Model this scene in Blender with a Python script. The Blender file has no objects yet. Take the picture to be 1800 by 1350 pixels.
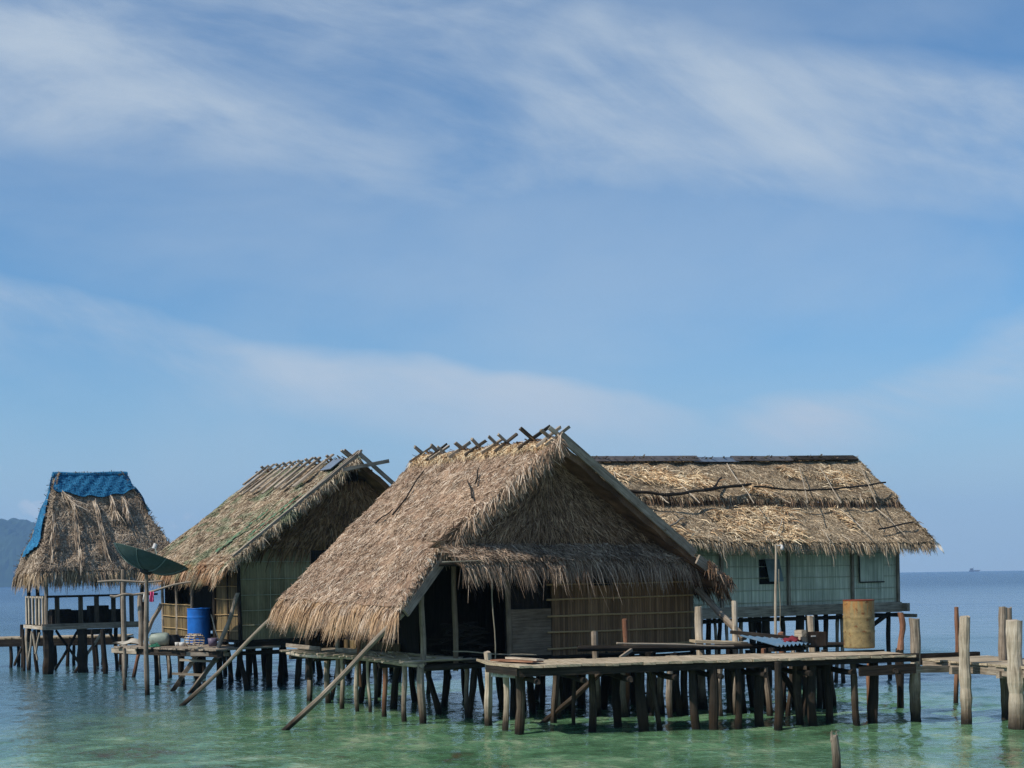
import bpy, math, random
import numpy as np
from mathutils import Vector

random.seed(7)
rng = np.random.default_rng(11)
SC = bpy.context.scene
COL = SC.collection
R = math.radians

# ------------------------------------------------------------------ survey
# The place was measured from the photograph: camera 2.6 m over the water,
# looking along +Y, rolled by 0.92 degrees, 2500 px focal length (1800 px wide).
H, F, CX, HY, ROLL = 2.6, 2500.0, 900.0, 1015.5, 0.0161
CR, SR = math.cos(ROLL), math.sin(ROLL)

def uv_of(px, py):
    dx, dy = px - CX, py - HY
    return (dx * CR - dy * SR) / F, (dx * SR + dy * CR) / F

def at(px, py, d):
    u, v = uv_of(px, py)
    return Vector((u * d, d, H - v * d))

def zhit(px, py, z=0.0):
    u, v = uv_of(px, py)
    d = (H - z) / v
    return Vector((u * d, d, z))

def plane_hit(px, py, p, n):
    u, v = uv_of(px, py)
    r = Vector((u, 1.0, -v))
    c = Vector((0, 0, H))
    t = (p - c).dot(n) / r.dot(n)
    return c + r * t

TH = R(32)
A = Vector((math.cos(TH), math.sin(TH), 0))
B = Vector((-math.sin(TH), math.cos(TH), 0))
UP = Vector((0, 0, 1))

class Frame:
    def __init__(s, x, y): s.o = Vector((x, y, 0))
    def __call__(s, a, b, z): return s.o + A * a + B * b + UP * z

# ------------------------------------------------------------------ meshes
class M:
    """collects shapes, then links them as ONE mesh object"""
    def __init__(s): s.v = []; s.f = []; s.uv = []; s.n = 0; s.mi = []
    def add(s, verts, faces, uvs, mi=0):
        verts = np.asarray(verts, float).reshape(-1, 3)
        s.v.append(verts); s.uv.append(np.asarray(uvs, float).reshape(-1, 2))
        s.f.extend([tuple(i + s.n for i in f) for f in faces])
        s.mi.extend([mi] * len(faces))
        s.n += len(verts)
        return s
    def quads(s, verts, quads, uvs, mi=0):
        s.v.append(verts); s.uv.append(uvs)
        s.f.extend((quads + s.n).tolist()); s.mi.extend([mi] * len(quads)); s.n += len(verts)
        return s
    def box(s, c, ax, ay, az, mi=0, jit=0.0):
        """centre and three half-axis vectors; uv follows the longest axis"""
        c = Vector(c); ax, ay, az = Vector(ax), Vector(ay), Vector(az)
        r = random.random() * 40
        L = [ax.length, ay.length, az.length]; k = L.index(max(L))
        vs, uv = [], []
        for i in (-1, 1):
            for j in (-1, 1):
                for l in (-1, 1):
                    p = c + ax * i + ay * j + az * l
                    if jit: p = p + Vector((random.uniform(-jit, jit), random.uniform(-jit, jit), random.uniform(-jit, jit)))
                    vs.append(p[:])
                    t = (i, j, l)
                    o = [q for q in (0, 1, 2) if q != k]
                    uv.append((r + t[o[0]] * L[o[0]] + t[o[1]] * L[o[1]] * 1.3, t[k] * L[k]))
        fs = [(0, 1, 3, 2), (4, 6, 7, 5), (0, 4, 5, 1), (2, 3, 7, 6), (0, 2, 6, 4), (1, 5, 7, 3)]
        if ax.cross(ay).dot(az) < 0: fs = [tuple(reversed(f)) for f in fs]
        return s.add(vs, fs, uv, mi)
    def beam(s, p, q, w, h, up=UP, mi=0, jit=0.004):
        """a squared timber from p to q, w across, h along up"""
        p, q = Vector(p), Vector(q); d = q - p
        x = d.normalized(); y = up.cross(x)
        if y.length < 1e-4: y = Vector((1, 0, 0)).cross(x)
        y.normalize(); z = x.cross(y)
        return s.box((p + q) / 2, d / 2, y * w / 2, z * h / 2, mi, jit)
    def log(s, p, q, r0, r1, wob=0.02, seg=8, sides=9, mi=0, rough=0.06, bend=0.0):
        p, q = Vector(p), Vector(q); d = q - p; L = d.length; x = d.normalized()
        y = x.cross(UP if abs(x.z) < .9 else Vector((1, 0, 0))).normalized(); z = x.cross(y)
        rr = random.random() * 40
        ph = [random.uniform(0, 6.28) for _ in range(4)]
        by, bz = random.uniform(-1, 1) * bend, random.uniform(-1, 1) * bend
        lump = [1 + random.uniform(-rough, rough) for _ in range(sides)]
        vs, uv = [], []
        for i in range(seg + 1):
            t = i / seg
            fade = math.sin(math.pi * t) ** .5 if 0 < t < 1 else 0
            oy = wob * fade * math.sin(ph[0] + 5 * t) + by * math.sin(math.pi * t)
            oz = wob * fade * math.sin(ph[1] + 6 * t) + bz * math.sin(math.pi * t)
            rad = (r0 + (r1 - r0) * t) * (1 + random.uniform(-rough, rough) * 1.2)
            for k in range(sides):
                a = 6.2832 * k / sides
                rk = rad * lump[k] * (1 + random.uniform(-rough, rough) * .4)
                w = p + x * (L * t + (random.uniform(-.02, .02) if i in (0, seg) else 0)) + y * (oy + rk * math.cos(a)) + z * (oz + rk * math.sin(a))
                vs.append(w[:]); uv.append((rr + abs(k - sides / 2) * .05, L * t))
        fs = []
        for i in range(seg):
            for k in range(sides):
                k2 = (k + 1) % sides
                fs.append((i * sides + k, i * sides + k2, (i + 1) * sides + k2, (i + 1) * sides + k))
        fs.append(tuple(reversed(range(sides)))); fs.append(tuple(range(seg * sides, (seg + 1) * sides)))
        return s.add(vs, fs, uv, mi)
    def lathe(s, c, prof, axis=UP, sides=28, mi=0):
        axis = Vector(axis).normalized()
        y = axis.cross(Vector((1, 0, 0)) if abs(axis.x) < .8 else UP).normalized(); z = axis.cross(y)
        vs, uv = [], []
        for r, h in prof:
            for k in range(sides):
                a = 6.2832 * k / sides
                vs.append((Vector(c) + axis * h + y * (r * math.cos(a)) + z * (r * math.sin(a)))[:]); uv.append((k / sides, h))
        fs = [(i * sides + k, i * sides + (k + 1) % sides, (i + 1) * sides + (k + 1) % sides, (i + 1) * sides + k)
              for i in range(len(prof) - 1) for k in range(sides)]
        return s.add(vs, fs, uv, mi)
    def panel(s, o, du, dv, n, thick=.03, mi=0):
        """upright panel: corner o, edge vectors du and dv, uv in metres"""
        o, du, dv, n = Vector(o), Vector(du), Vector(dv), Vector(n).normalized() * thick
        a, b = du.length, dv.length; r = random.random() * 9
        P = [o, o + du, o + du + dv, o + dv]
        vs = [p[:] for p in P] + [(p - n)[:] for p in P]
        uv = [(r, 0), (r + a, 0), (r + a, b), (r, b)] * 2
        fs = [(0, 1, 2, 3), (7, 6, 5, 4), (0, 4, 5, 1), (1, 5, 6, 2), (2, 6, 7, 3), (3, 7, 4, 0)]
        return s.add(vs, fs, uv, mi)
    def build(s, name, mat, parent=None, smooth=False):
        me = bpy.data.meshes.new(name)
        V = np.concatenate(s.v) if s.v else np.zeros((0, 3))
        off = Vector((0, 0, 0))
        root = parent
        while root is not None and root.parent is not None: root = root.parent
        if root is not None: off = root.location
        else:
            c = V.mean(0); off = Vector((c[0], c[1], V[:, 2].min()))
        V = V - np.array(off[:])
        me.from_pydata(V.tolist(), [], s.f)
        lay = me.uv_layers.new(name='UVMap')
        UVs = np.concatenate(s.uv)
        idx = np.zeros(len(me.loops), np.int32); me.loops.foreach_get('vertex_index', idx)
        lay.data.foreach_set('uv', UVs[idx].astype(np.float32).ravel())
        for m in (mat if isinstance(mat, (list, tuple)) else [mat]): me.materials.append(m)
        if any(s.mi): me.polygons.foreach_set('material_index', np.array(s.mi, np.int32))
        if smooth: me.polygons.foreach_set('use_smooth', [True] * len(me.polygons))
        me.update()
        o = bpy.data.objects.new(name, me); COL.objects.link(o)
        if parent is not None: o.parent = parent
        else: o.location = off
        return o

def tag(o, label=None, cat=None, group=None, kind=None):
    if label: o['label'] = label
    if cat: o['category'] = cat
    if group: o['group'] = group
    if kind: o['kind'] = kind
    return o

def thing(name, label, cat, loc, group=None):
    o = bpy.data.objects.new(name, None); COL.objects.link(o)
    o.empty_display_size = .3; o.location = Vector(loc)
    return tag(o, label, cat, group)

# ------------------------------------------------------------------ thatch
def nrm(a): return a / np.maximum(np.linalg.norm(a, axis=-1, keepdims=True), 1e-9)

def blades(m, base, d, n, L, w, h0, h1, h2, vv, droop=0.0, roll=.5, mi=0, taper=.35):
    """strips of leaf: base points, directions, surface normals (all N x 3)"""
    N = len(base)
    d = nrm(d); side = nrm(np.cross(d, n))
    ro = rng.normal(0, roll, (N, 1)); side = nrm(side * np.cos(ro) + n * np.sin(ro))
    L = np.broadcast_to(L, (N,))[:, None]; w = np.broadcast_to(w, (N,))[:, None]
    h0, h1, h2 = [np.broadcast_to(h, (N,))[:, None] for h in (h0, h1, h2)]
    z = np.array([0, 0, 1.0])
    p0 = base + n * h0
    p1 = base + d * L * .55 + n * h1 - z * (droop * .3 * L)
    p2 = base + d * L + n * h2 - z * (droop * L)
    V = np.stack([p0 - side * w, p0 + side * w, p1 - side * w * .9, p1 + side * w * .9, p2 - side * w * taper, p2 + side * w * taper], 1).reshape(-1, 3)
    i = np.arange(N)[:, None] * 6
    Q = np.concatenate([i + np.array([[0, 1, 3, 2]]), i + np.array([[2, 3, 5, 4]])], 0)
    rr = rng.random(N)
    U = np.stack([np.repeat(rr, 6), np.repeat(np.broadcast_to(vv, (N,)), 6)], 1)
    m.quads(V, Q, U, mi)

def smooth_noise(u, v, seed, k=5):
    r = np.random.default_rng(seed); o = 0
    for i in range(k):
        a, b, c = r.uniform(2, 9), r.uniform(2, 9), r.uniform(0, 6.3)
        o = o + np.sin(a * u * 3 + c) * np.sin(b * v * 3 + 2 * c) / k
    return o

class Patch:
    """a roof surface: polyline left and right edges from ridge to eave, lumpy"""
    def __init__(s, left, right, lump=.06, seed=1, sag=0.0):
        s.l = np.array([p[:] for p in left]); s.r = np.array([p[:] for p in right]); s.lump = lump; s.seed = seed; s.sag = sag
        a, b, c = s.l[0], s.r[0], s.l[-1]
        n = np.cross(b - a, c - a); n = n / np.linalg.norm(n)
        s.n = n if n[2] > 0 else -n
        s.size = (np.linalg.norm(b - a), np.linalg.norm(c - a))
    def edge(s, e, v):
        k = len(e) - 1; x = np.clip(v, 0, 1) * k; i = np.minimum(x.astype(int), k - 1); t = (x - i)[..., None]
        return e[i] * (1 - t) + e[i + 1] * t
    def P(s, u, v):
        u, v = np.asarray(u, float), np.asarray(v, float)
        p = s.edge(s.l, v) * (1 - u[..., None]) + s.edge(s.r, v) * u[..., None]
        w = smooth_noise(u * s.size[0] / 3, v * s.size[1] / 3, s.seed) * s.lump - s.sag * np.sin(np.pi * u)
        return p + s.n * w[..., None]
    def base(s, m, thick=.12, nu=40, nv=24, mi=0):
        U, V = np.meshgrid(np.linspace(0, 1, nu), np.linspace(0, 1, nv))
        top = s.P(U, V).reshape(-1, 3) + s.n * (rng.random((nu * nv, 1)) * .03); bot = top - s.n * thick
        q = []
        for j in range(nv - 1):
            for i in range(nu - 1):
                a = j * nu + i; q.append((a, a + 1, a + nu + 1, a + nu))
        k = nu * nv
        q2 = [tuple(x + k for x in reversed(f)) for f in q]
        rim = [j * nu for j in range(nv)]; rim2 = [j * nu + nu - 1 for j in range(nv)]
        sd = [(rim[j], rim[j + 1], rim[j + 1] + k, rim[j] + k) for j in range(nv - 1)] + [(rim2[j + 1], rim2[j], rim2[j] + k, rim2[j + 1] + k) for j in range(nv - 1)]
        t = list(range(nu)); e = [(nv - 1) * nu + i for i in range(nu)]
        sd += [(t[i + 1], t[i], t[i] + k, t[i + 1] + k) for i in range(nu - 1)] + [(e[i], e[i + 1], e[i + 1] + k, e[i] + k) for i in range(nu - 1)]
        uv = np.stack([rng.random(nu * nv) * .4, V.ravel()], 1)
        m.add(np.concatenate([top, bot]), q + q2 + sd, np.concatenate([uv, uv]), mi)
    def strew(s, m, n, L=(.2, .45), w=(.008, .02), yaw=.35, rows=0, h=(.01, .035, .05), v0=0, v1=1, u0=0, u1=1, roll=.5, mi=0, dirn=None, vset=None):
        u = u0 + (u1 - u0) * rng.random(n); v = v0 + (v1 - v0) * rng.random(n)
        if rows: v = v0 + (v1 - v0) * (np.floor(rng.random(n) * rows) + rng.random(n) ** 2 * .8) / rows
        p = s.P(u, v); e = .01
        d = nrm(s.P(u, np.minimum(v + e, 1)) - s.P(u, np.maximum(v - e, 0)))
        sd = nrm(np.cross(d, s.n))
        y = rng.normal(0, yaw, (n, 1)) if dirn is None else rng.normal(dirn, yaw, (n, 1))
        d = d * np.cos(y) + sd * np.sin(y)
        Ls = rng.uniform(*L, n); nn = np.repeat(s.n[None], n, 0)
        p = p - d * (Ls * .5)[:, None]
        blades(m, p, d, nn, Ls, rng.uniform(*w, n), h[0] * rng.random(n), h[1] * (.5 + rng.random(n)), h[2] * rng.random(n) ** 1.5, v if vset is None else vset, 0, roll, mi)
    def fringe(s, m, n, L=(.2, .5), w=(.008, .02), droop=.55, u0=0, u1=1, back=.12, v=1.0, mi=0, thick=.1, yaw=.2):
        u = u0 + (u1 - u0) * rng.random(n); vv = np.full(n, v)
        p = s.P(u, vv); d = nrm(s.P(u, vv) - s.P(u, vv - .02)); sd = nrm(np.cross(d, s.n))
        y = rng.normal(0, yaw, (n, 1)); d = d * np.cos(y) + sd * np.sin(y)
        # ragged: slow variation of the length along the eave
        k = .72 + .28 * np.sin(u * 37 + s.seed) * np.sin(u * 91 + 2 * s.seed) + .18 * np.sin(u * 211)
        Ls = rng.uniform(*L, n) * k
        p = p - d * (back * rng.random(n))[:, None] - s.n * (thick * rng.random(n))[:, None]
        blades(m, p, d, np.repeat(s.n[None], n, 0), Ls + back * .5, rng.uniform(*w, n), .0, .02, .0, 1.1, droop, .6, mi, .2)

def line_fringe(m, pts, d, n, cnt, L, w, droop=.3, yaw=.25, mi=0, depth=.1, t0=0, t1=1, spread=None):
    """blades hung along a polyline (verges, awnings)"""
    P = np.array([p[:] for p in pts]); k = len(P) - 1
    x = (t0 + (t1 - t0) * rng.random(cnt)) * k; i = np.minimum(x.astype(int), k - 1); t = (x - i)[:, None]
    p = P[i] * (1 - t) + P[i + 1] * t
    d = np.repeat(np.array(Vector(d).normalized()[:])[None], cnt, 0); n = np.repeat(np.array(Vector(n).normalized()[:])[None], cnt, 0)
    sd = np.cross(d, n); y = rng.normal(0, yaw, (cnt, 1)); d = d * np.cos(y) + sd * np.sin(y)
    d = d + n * rng.normal(0, .22, (cnt, 1))
    p = p + n * (depth * (rng.random((cnt, 1)) - .5)) - d * (rng.random((cnt, 1)) * .1)
    blades(m, p, d, n, rng.uniform(*L, cnt) * (.75 + .25 * np.sin(x / k * 60)), rng.uniform(*w, cnt), 0, .03, .02, .5, droop, .6, mi, .25)

# ------------------------------------------------------------------ materials
def S(r, g, b):
    f = lambda c: c / 12.92 if c <= .04045 else ((c + .055) / 1.055) ** 2.4
    return (f(r / 255), f(g / 255), f(b / 255), 1)

class T:
    """tiny node-tree helper"""
    def __init__(s, tree): s.t = tree; s.N = tree.nodes; s.K = tree.links
    def put(s, sock, v):
        if isinstance(v, bpy.types.NodeSocket): s.K.new(v, sock)
        elif v is not None: sock.default_value = v
    def new(s, ty, **kw):
        n = s.N.new(ty)
        for k, v in kw.items(): setattr(n, k, v)
        return n
    def math(s, op, a, b=None, c=None, clamp=False):
        n = s.new('ShaderNodeMath', operation=op, use_clamp=clamp)
        s.put(n.inputs[0], a); s.put(n.inputs[1], b); s.put(n.inputs[2], c)
        return n.outputs[0]
    def noise(s, vec, scale, detail=4, rough=.55, dist=0, dim='3D'):
        n = s.new('ShaderNodeTexNoise', noise_dimensions=dim)
        s.put(n.inputs['Vector'], vec); n.inputs['Scale'].default_value = scale; n.inputs['Detail'].default_value = detail
        n.inputs['Roughness'].default_value = rough; n.inputs['Distortion'].default_value = dist
        return n.outputs['Fac']
    def ramp(s, fac, stops, interp='LINEAR'):
        n = s.new('ShaderNodeValToRGB'); e = n.color_ramp.elements; n.color_ramp.interpolation = interp
        while len(e) < len(stops): e.new(.5)
        for el, (p, c) in zip(e, stops): el.position = p; el.color = c if len(c) == 4 else (*c, 1)
        s.put(n.inputs[0], fac); return n.outputs[0]
    def smooth(s, x, a, b):
        n = s.new('ShaderNodeMapRange', interpolation_type='SMOOTHSTEP')
        s.put(n.inputs[0], x); n.inputs[1].default_value = a; n.inputs[2].default_value = b
        return n.outputs[0]
    def mix(s, f, a, b, blend='MIX'):
        n = s.new('ShaderNodeMix', data_type='RGBA', blend_type=blend)
        s.put(n.inputs[0], f); s.put(n.inputs[6], a); s.put(n.inputs[7], b); return n.outputs[2]
    def vec(s, x, y, z=0):
        n = s.new('ShaderNodeCombineXYZ'); s.put(n.inputs[0], x); s.put(n.inputs[1], y); s.put(n.inputs[2], z); return n.outputs[0]
    def sep(s, v):
        n = s.new('ShaderNodeSeparateXYZ'); s.put(n.inputs[0], v); return n.outputs
    def scale(s, v, x, y, z):
        n = s.new('ShaderNodeVectorMath', operation='MULTIPLY'); s.put(n.inputs[0], v); n.inputs[1].default_value = (x, y, z); return n.outputs[0]
    def uv(s): return s.new('ShaderNodeTexCoord').outputs['UV']
    def pos(s): return s.new('ShaderNodeNewGeometry').outputs['Position']
    def bump(s, h, strength, dist):
        n = s.new('ShaderNodeBump'); n.inputs['Strength'].default_value = strength; n.inputs['Distance'].default_value = dist; s.put(n.inputs['Height'], h); return n.outputs[0]

def mat(name):
    m = bpy.data.materials.new(name); m.use_nodes = True
    t = T(m.node_tree); b = m.node_tree.nodes['Principled BSDF']
    b.inputs['Roughness'].default_value = .85; b.inputs['Specular IOR Level'].default_value = .25
    return m, t, b

def thatch_mat(name, cols, patch=None, patch_amt=.5, eave=None, eave_rng=(.86, 1.0), gain=1.0):
    m, t, b = mat(name)
    x = t.sep(t.uv()); p = t.pos()
    k = len(cols)
    c = t.ramp(x[0], [(i / (k - 1), tuple(q * gain for q in S(*col)[:3])) for i, col in enumerate(cols)])
    big = t.noise(p, .9, 4); mid = t.noise(p, 4.5, 3); fine = t.noise(p, 38, 2)
    c = t.mix(1.0, c, t.ramp(big, [(.3, (.72, .70, .68)), (.7, (1.12, 1.1, 1.06))]), 'MULTIPLY')
    c = t.mix(1.0, c, t.ramp(mid, [(.3, (.78, .76, .74)), (.7, (1.15, 1.13, 1.1))]), 'MULTIPLY')
    c = t.mix(1.0, c, t.ramp(fine, [(.25, (.7, .68, .66)), (.75, (1.2, 1.18, 1.15))]), 'MULTIPLY')
    if patch:
        f = t.math('MULTIPLY', t.smooth(t.noise(t.scale(p, 1, 1, 1.4), 1.3, 4, .6, .6), .47, .62), patch_amt)
        c = t.mix(f, c, S(*patch))
    if eave:
        f = t.math('MULTIPLY', t.smooth(x[1], *eave_rng), t.smooth(t.noise(p, 2.2, 3), .36, .58))
        f = t.math('MULTIPLY', f, t.smooth(x[0], .05, .5))
        c = t.mix(t.math('MULTIPLY', f, .45), c, S(*eave))
    t.put(b.inputs['Base Color'], c); b.inputs['Roughness'].default_value = .9; b.inputs['Specular IOR Level'].default_value = .15
    return m

def wood_mat(name, dark, mid, light, wet=True, stain=None):
    m, t, b = mat(name)
    u = t.uv(); p = t.pos(); s = t.sep(u)
    g = t.noise(t.vec(t.math('MULTIPLY', s[0], 26), t.math('MULTIPLY', s[1], 1.6)), 1.0, 5, .65, .4)
    tone = t.noise(t.vec(t.math('MULTIPLY', t.math('FLOOR', t.math('MULTIPLY', s[0], .8)), 7.3), t.math('MULTIPLY', s[1], .25)), 1.0, 2)
    blot = t.noise(p, 3.5, 4, .6)
    f = t.math('ADD', t.math('MULTIPLY', g, .6), t.math('ADD', t.math('MULTIPLY', tone, .3), t.math('MULTIPLY', blot, .3)))
    c = t.ramp(f, [(.42, S(*dark)), (.58, S(*mid)), (.76, S(*light))])
    crack = t.noise(t.vec(t.math('MULTIPLY', s[0], 60), t.math('MULTIPLY', s[1], 2.6), 3.0), 1.0, 3, .6)
    c = t.mix(t.math('MULTIPLY', t.smooth(crack, .56, .68), .65), c, tuple(.35 * q for q in S(*dark)[:3]) + (1,))
    if stain: c = t.mix(t.math('MULTIPLY', t.smooth(t.noise(p, 2.0, 3), .5, .68), .7), c, S(*stain))
    rough = .85
    if wet:
        z = t.math('ADD', t.sep(p)[2], t.math('MULTIPLY', t.math('SUBTRACT', t.noise(p, 5, 3), .5), .25))
        a = t.math('SUBTRACT', 1.0, t.smooth(z, .05, .62))
        c = t.mix(t.math('MULTIPLY', a, .85), c, S(52, 38, 24))
        e = t.math('SUBTRACT', 1.0, t.smooth(z, .0, .22))
        c = t.mix(t.math('MULTIPLY', e, .88), c, S(18, 16, 12))
    t.put(b.inputs['Base Color'], c); b.inputs['Roughness'].default_value = rough
    t.put(b.inputs['Normal'], t.bump(g, .8, .02))
    return m

def bamboo_mat(name, cols, slat=.035, stain=(60, 55, 45), stain_amt=.6, horiz=0):
    m, t, b = mat(name)
    s = t.sep(t.uv()); p = t.pos()
    w = t.math('ADD', s[horiz], t.math('MULTIPLY', t.math('SUBTRACT', t.noise(t.vec(t.math('MULTIPLY', s[1 - horiz], .9), t.math('MULTIPLY', s[horiz], 3)), 1, 2), .5), .02))
    q = t.math('DIVIDE', w, slat)
    wn = t.new('ShaderNodeTexWhiteNoise', noise_dimensions='1D'); t.put(wn.inputs['W'], t.math('FLOOR', q))
    fr = t.math('FRACT', q); edge = t.math('MULTIPLY', t.math('ABSOLUTE', t.math('SUBTRACT', fr, .5)), 2)
    k = len(cols); c = t.ramp(wn.outputs[0], [(i / (k - 1), S(*x)) for i, x in enumerate(cols)])
    big = t.noise(t.scale(p, 1, 1, .7), 1.1, 4)
    c = t.mix(t.math('MULTIPLY', t.smooth(big, .45, .7), stain_amt), c, S(*stain))
    streak = t.noise(t.vec(t.math('MULTIPLY', s[horiz], 30), t.math('MULTIPLY', s[1 - horiz], 1.5)), 1, 3)
    c = t.mix(1, c, t.ramp(streak, [(.3, (.7, .7, .7)), (.7, (1.15, 1.15, 1.15))]), 'MULTIPLY')
    c = t.mix(t.math('MULTIPLY', t.smooth(edge, .8, .98), .6), c, S(30, 28, 22))
    t.put(b.inputs['Base Color'], c)
    t.put(b.inputs['Normal'], t.bump(t.math('SUBTRACT', 1, t.math('POWER', edge, 3)), .7, .012))
    return m

def plain_mat(name, col, rough=.6, spec=.3, metal=0, dirt=None, dirt_amt=.5, scale=6, bump=.0):
    m, t, b = mat(name); p = t.pos()
    n = t.noise(p, scale, 5, .6)
    c = t.mix(1, S(*col), t.ramp(t.noise(p, scale * 3, 3), [(.3, (.82, .82, .82)), (.7, (1.1, 1.1, 1.1))]), 'MULTIPLY')
    if dirt: c = t.mix(t.math('MULTIPLY', t.smooth(n, .48, .66), dirt_amt), c, S(*dirt))
    t.put(b.inputs['Base Color'], c); b.inputs['Roughness'].default_value = rough
    b.inputs['Specular IOR Level'].default_value = spec; b.inputs['Metallic'].default_value = metal
    if bump: t.put(b.inputs['Normal'], t.bump(n, bump, .01))
    return m

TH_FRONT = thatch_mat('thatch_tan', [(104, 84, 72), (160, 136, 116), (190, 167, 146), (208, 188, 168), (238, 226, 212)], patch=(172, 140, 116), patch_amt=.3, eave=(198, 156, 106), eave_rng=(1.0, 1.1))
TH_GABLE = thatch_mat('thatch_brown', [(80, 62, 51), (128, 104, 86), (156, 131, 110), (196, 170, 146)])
TH_LEFT = thatch_mat('thatch_green_grey', [(106, 92, 80), (154, 136, 116), (182, 165, 142), (207, 191, 167), (234, 224, 206)], patch=(96, 122, 92), patch_amt=.6, eave=(196, 120, 56), eave_rng=(.9, 1.04))
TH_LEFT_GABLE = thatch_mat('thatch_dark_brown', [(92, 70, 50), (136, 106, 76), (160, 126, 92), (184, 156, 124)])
TH_RIGHT = thatch_mat('thatch_straw', [(102, 89, 75), (152, 135, 113), (180, 163, 139), (203, 187, 162), (228, 215, 192)], patch=(112, 100, 82), patch_amt=.45)
TH_LOOSE = thatch_mat('thatch_pale', [(160, 126, 98), (210, 182, 146), (234, 212, 176), (248, 236, 210)])
TH_TOWER = thatch_mat('thatch_grey', [(100, 88, 78), (146, 130, 114), (176, 160, 142), (200, 185, 167), (224, 212, 196)], patch=(112, 96, 82), patch_amt=.4, eave=(190, 160, 112), eave_rng=(.97, 1.1))
TH_AWN = thatch_mat('thatch_grey_brown', [(88, 73, 63), (144, 124, 108), (174, 154, 137), (210, 192, 173)])
W_GREY = wood_mat('weathered_wood', (86, 75, 64), (138, 124, 108), (182, 168, 150))
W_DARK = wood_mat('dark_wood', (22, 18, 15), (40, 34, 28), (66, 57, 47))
W_TAN = wood_mat('bleached_wood', (118, 104, 88), (172, 157, 136), (212, 199, 180))
W_RED = wood_mat('reddish_wood', (84, 54, 40), (128, 88, 66), (160, 122, 96))
W_DECK = wood_mat('deck_boards', (124, 110, 90), (168, 151, 126), (200, 184, 158), wet=False)
W_PILE = wood_mat('pile_wood', (40, 34, 28), (72, 62, 51), (112, 98, 82))
W_INNER = wood_mat('shade_dark_wood', (20, 17, 14), (36, 30, 25), (52, 44, 37), wet=False)  # near-black: the shade of porch, doorway and rooms put into the wood
BAM_FRONT = bamboo_mat('brown_bamboo_matting', [(108, 82, 56), (138, 107, 75), (154, 121, 87), (124, 96, 68)], .06, (84, 64, 46), .6)
BAM_LEFT = bamboo_mat('olive_bamboo_matting', [(140, 130, 96), (166, 152, 114), (152, 140, 104), (178, 164, 126)], .04, (104, 92, 64), .7)
BAM_STRAW = bamboo_mat('straw_bamboo_matting', [(84, 70, 48), (116, 97, 66), (138, 118, 82), (98, 82, 56)], .045, (56, 46, 33), .85)
BAM_RIGHT = bamboo_mat('pale_green_bamboo_matting', [(180, 182, 158), (214, 214, 188), (228, 226, 204), (198, 198, 172)], .03, (150, 154, 136), .6)
PLANK = wood_mat('plank_wood', (78, 66, 52), (112, 96, 78), (140, 124, 104), wet=False)
BATTEN = plain_mat('split_cane', (174, 145, 102), .7)
BATTEN_PALE = plain_mat('pale_split_cane', (166, 164, 138), .7)
BLACK = plain_mat('opening_shade', (16, 15, 14), .9)
ROPE = plain_mat('rope', (150, 140, 120), .9)
TIN = plain_mat('zinc_sheet', (120, 132, 146), .45, .4, .3, (104, 92, 84), .5, 3)
TIN_DARK = plain_mat('weathered_ridge_sheet', (92, 86, 84), .6, .3, .0, (60, 52, 48), .6, 3)
TIN_BLUE = plain_mat('blue_roof_sheet', (86, 116, 140), .5, .35, .1, (120, 120, 116), .4, 4)
BLUE = plain_mat('blue_plastic', (26, 104, 190), .42, .4, 0, (18, 80, 156), .5, 2)
WHITE = plain_mat('white_paint', (214, 210, 204), .7, .3, 0, (150, 142, 130), .5, 9)
DISH_M = plain_mat('green_dish_mesh', (66, 86, 80), .6, .3, 0, (54, 72, 68), .5, 4)
DISH_D = plain_mat('dark_metal', (44, 44, 44), .5)
PINK = plain_mat('pink_cloth', (226, 96, 140), .85)
REDCLOTH = plain_mat('red_cloth', (112, 44, 52), .9, .1, 0, (84, 30, 40), .6, 14, .4)
JUG = plain_mat('grey_green_plastic', (140, 150, 138), .5, .3, 0, (112, 118, 106), .5, 5)
POT = plain_mat('sooty_metal', (44, 44, 48), .6)
PURPLE = plain_mat('mauve_plastic', (100, 90, 112), .5)
GREENNET = plain_mat('green_cord', (60, 132, 104), .8)
SHIPM = plain_mat('ship_paint', (86, 92, 100), .7)
LEAFY = plain_mat('hill_forest', (46, 62, 40), .95, .05, 0, (32, 46, 28), .7, .02)

def drum_mat():
    m, t, b = mat('rusty_yellow_paint'); p = t.pos(); s = t.sep(t.uv())
    n = t.noise(p, 7, 5, .65); st = t.noise(t.vec(t.math('MULTIPLY', s[0], 40), t.math('MULTIPLY', s[1], 2.2)), 1, 4)
    c = t.ramp(n, [(.3, S(106, 94, 66)), (.5, S(140, 122, 84)), (.75, S(160, 140, 96))])
    top = t.math('MULTIPLY', t.smooth(s[1], .45, .88), t.smooth(st, .42, .6))
    c = t.mix(t.math('MULTIPLY', top, .6), c, S(172, 104, 40))
    c = t.mix(t.smooth(t.noise(p, 9, 5, .7), .55, .66), c, S(104, 64, 38))
    c = t.mix(t.smooth(s[1], .84, .86), c, S(120, 52, 34))
    t.put(b.inputs['Base Color'], c); b.inputs['Roughness'].default_value = .65; t.put(b.inputs['Normal'], t.bump(n, .3, .01))
    return m
DRUM_M = drum_mat()

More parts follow.
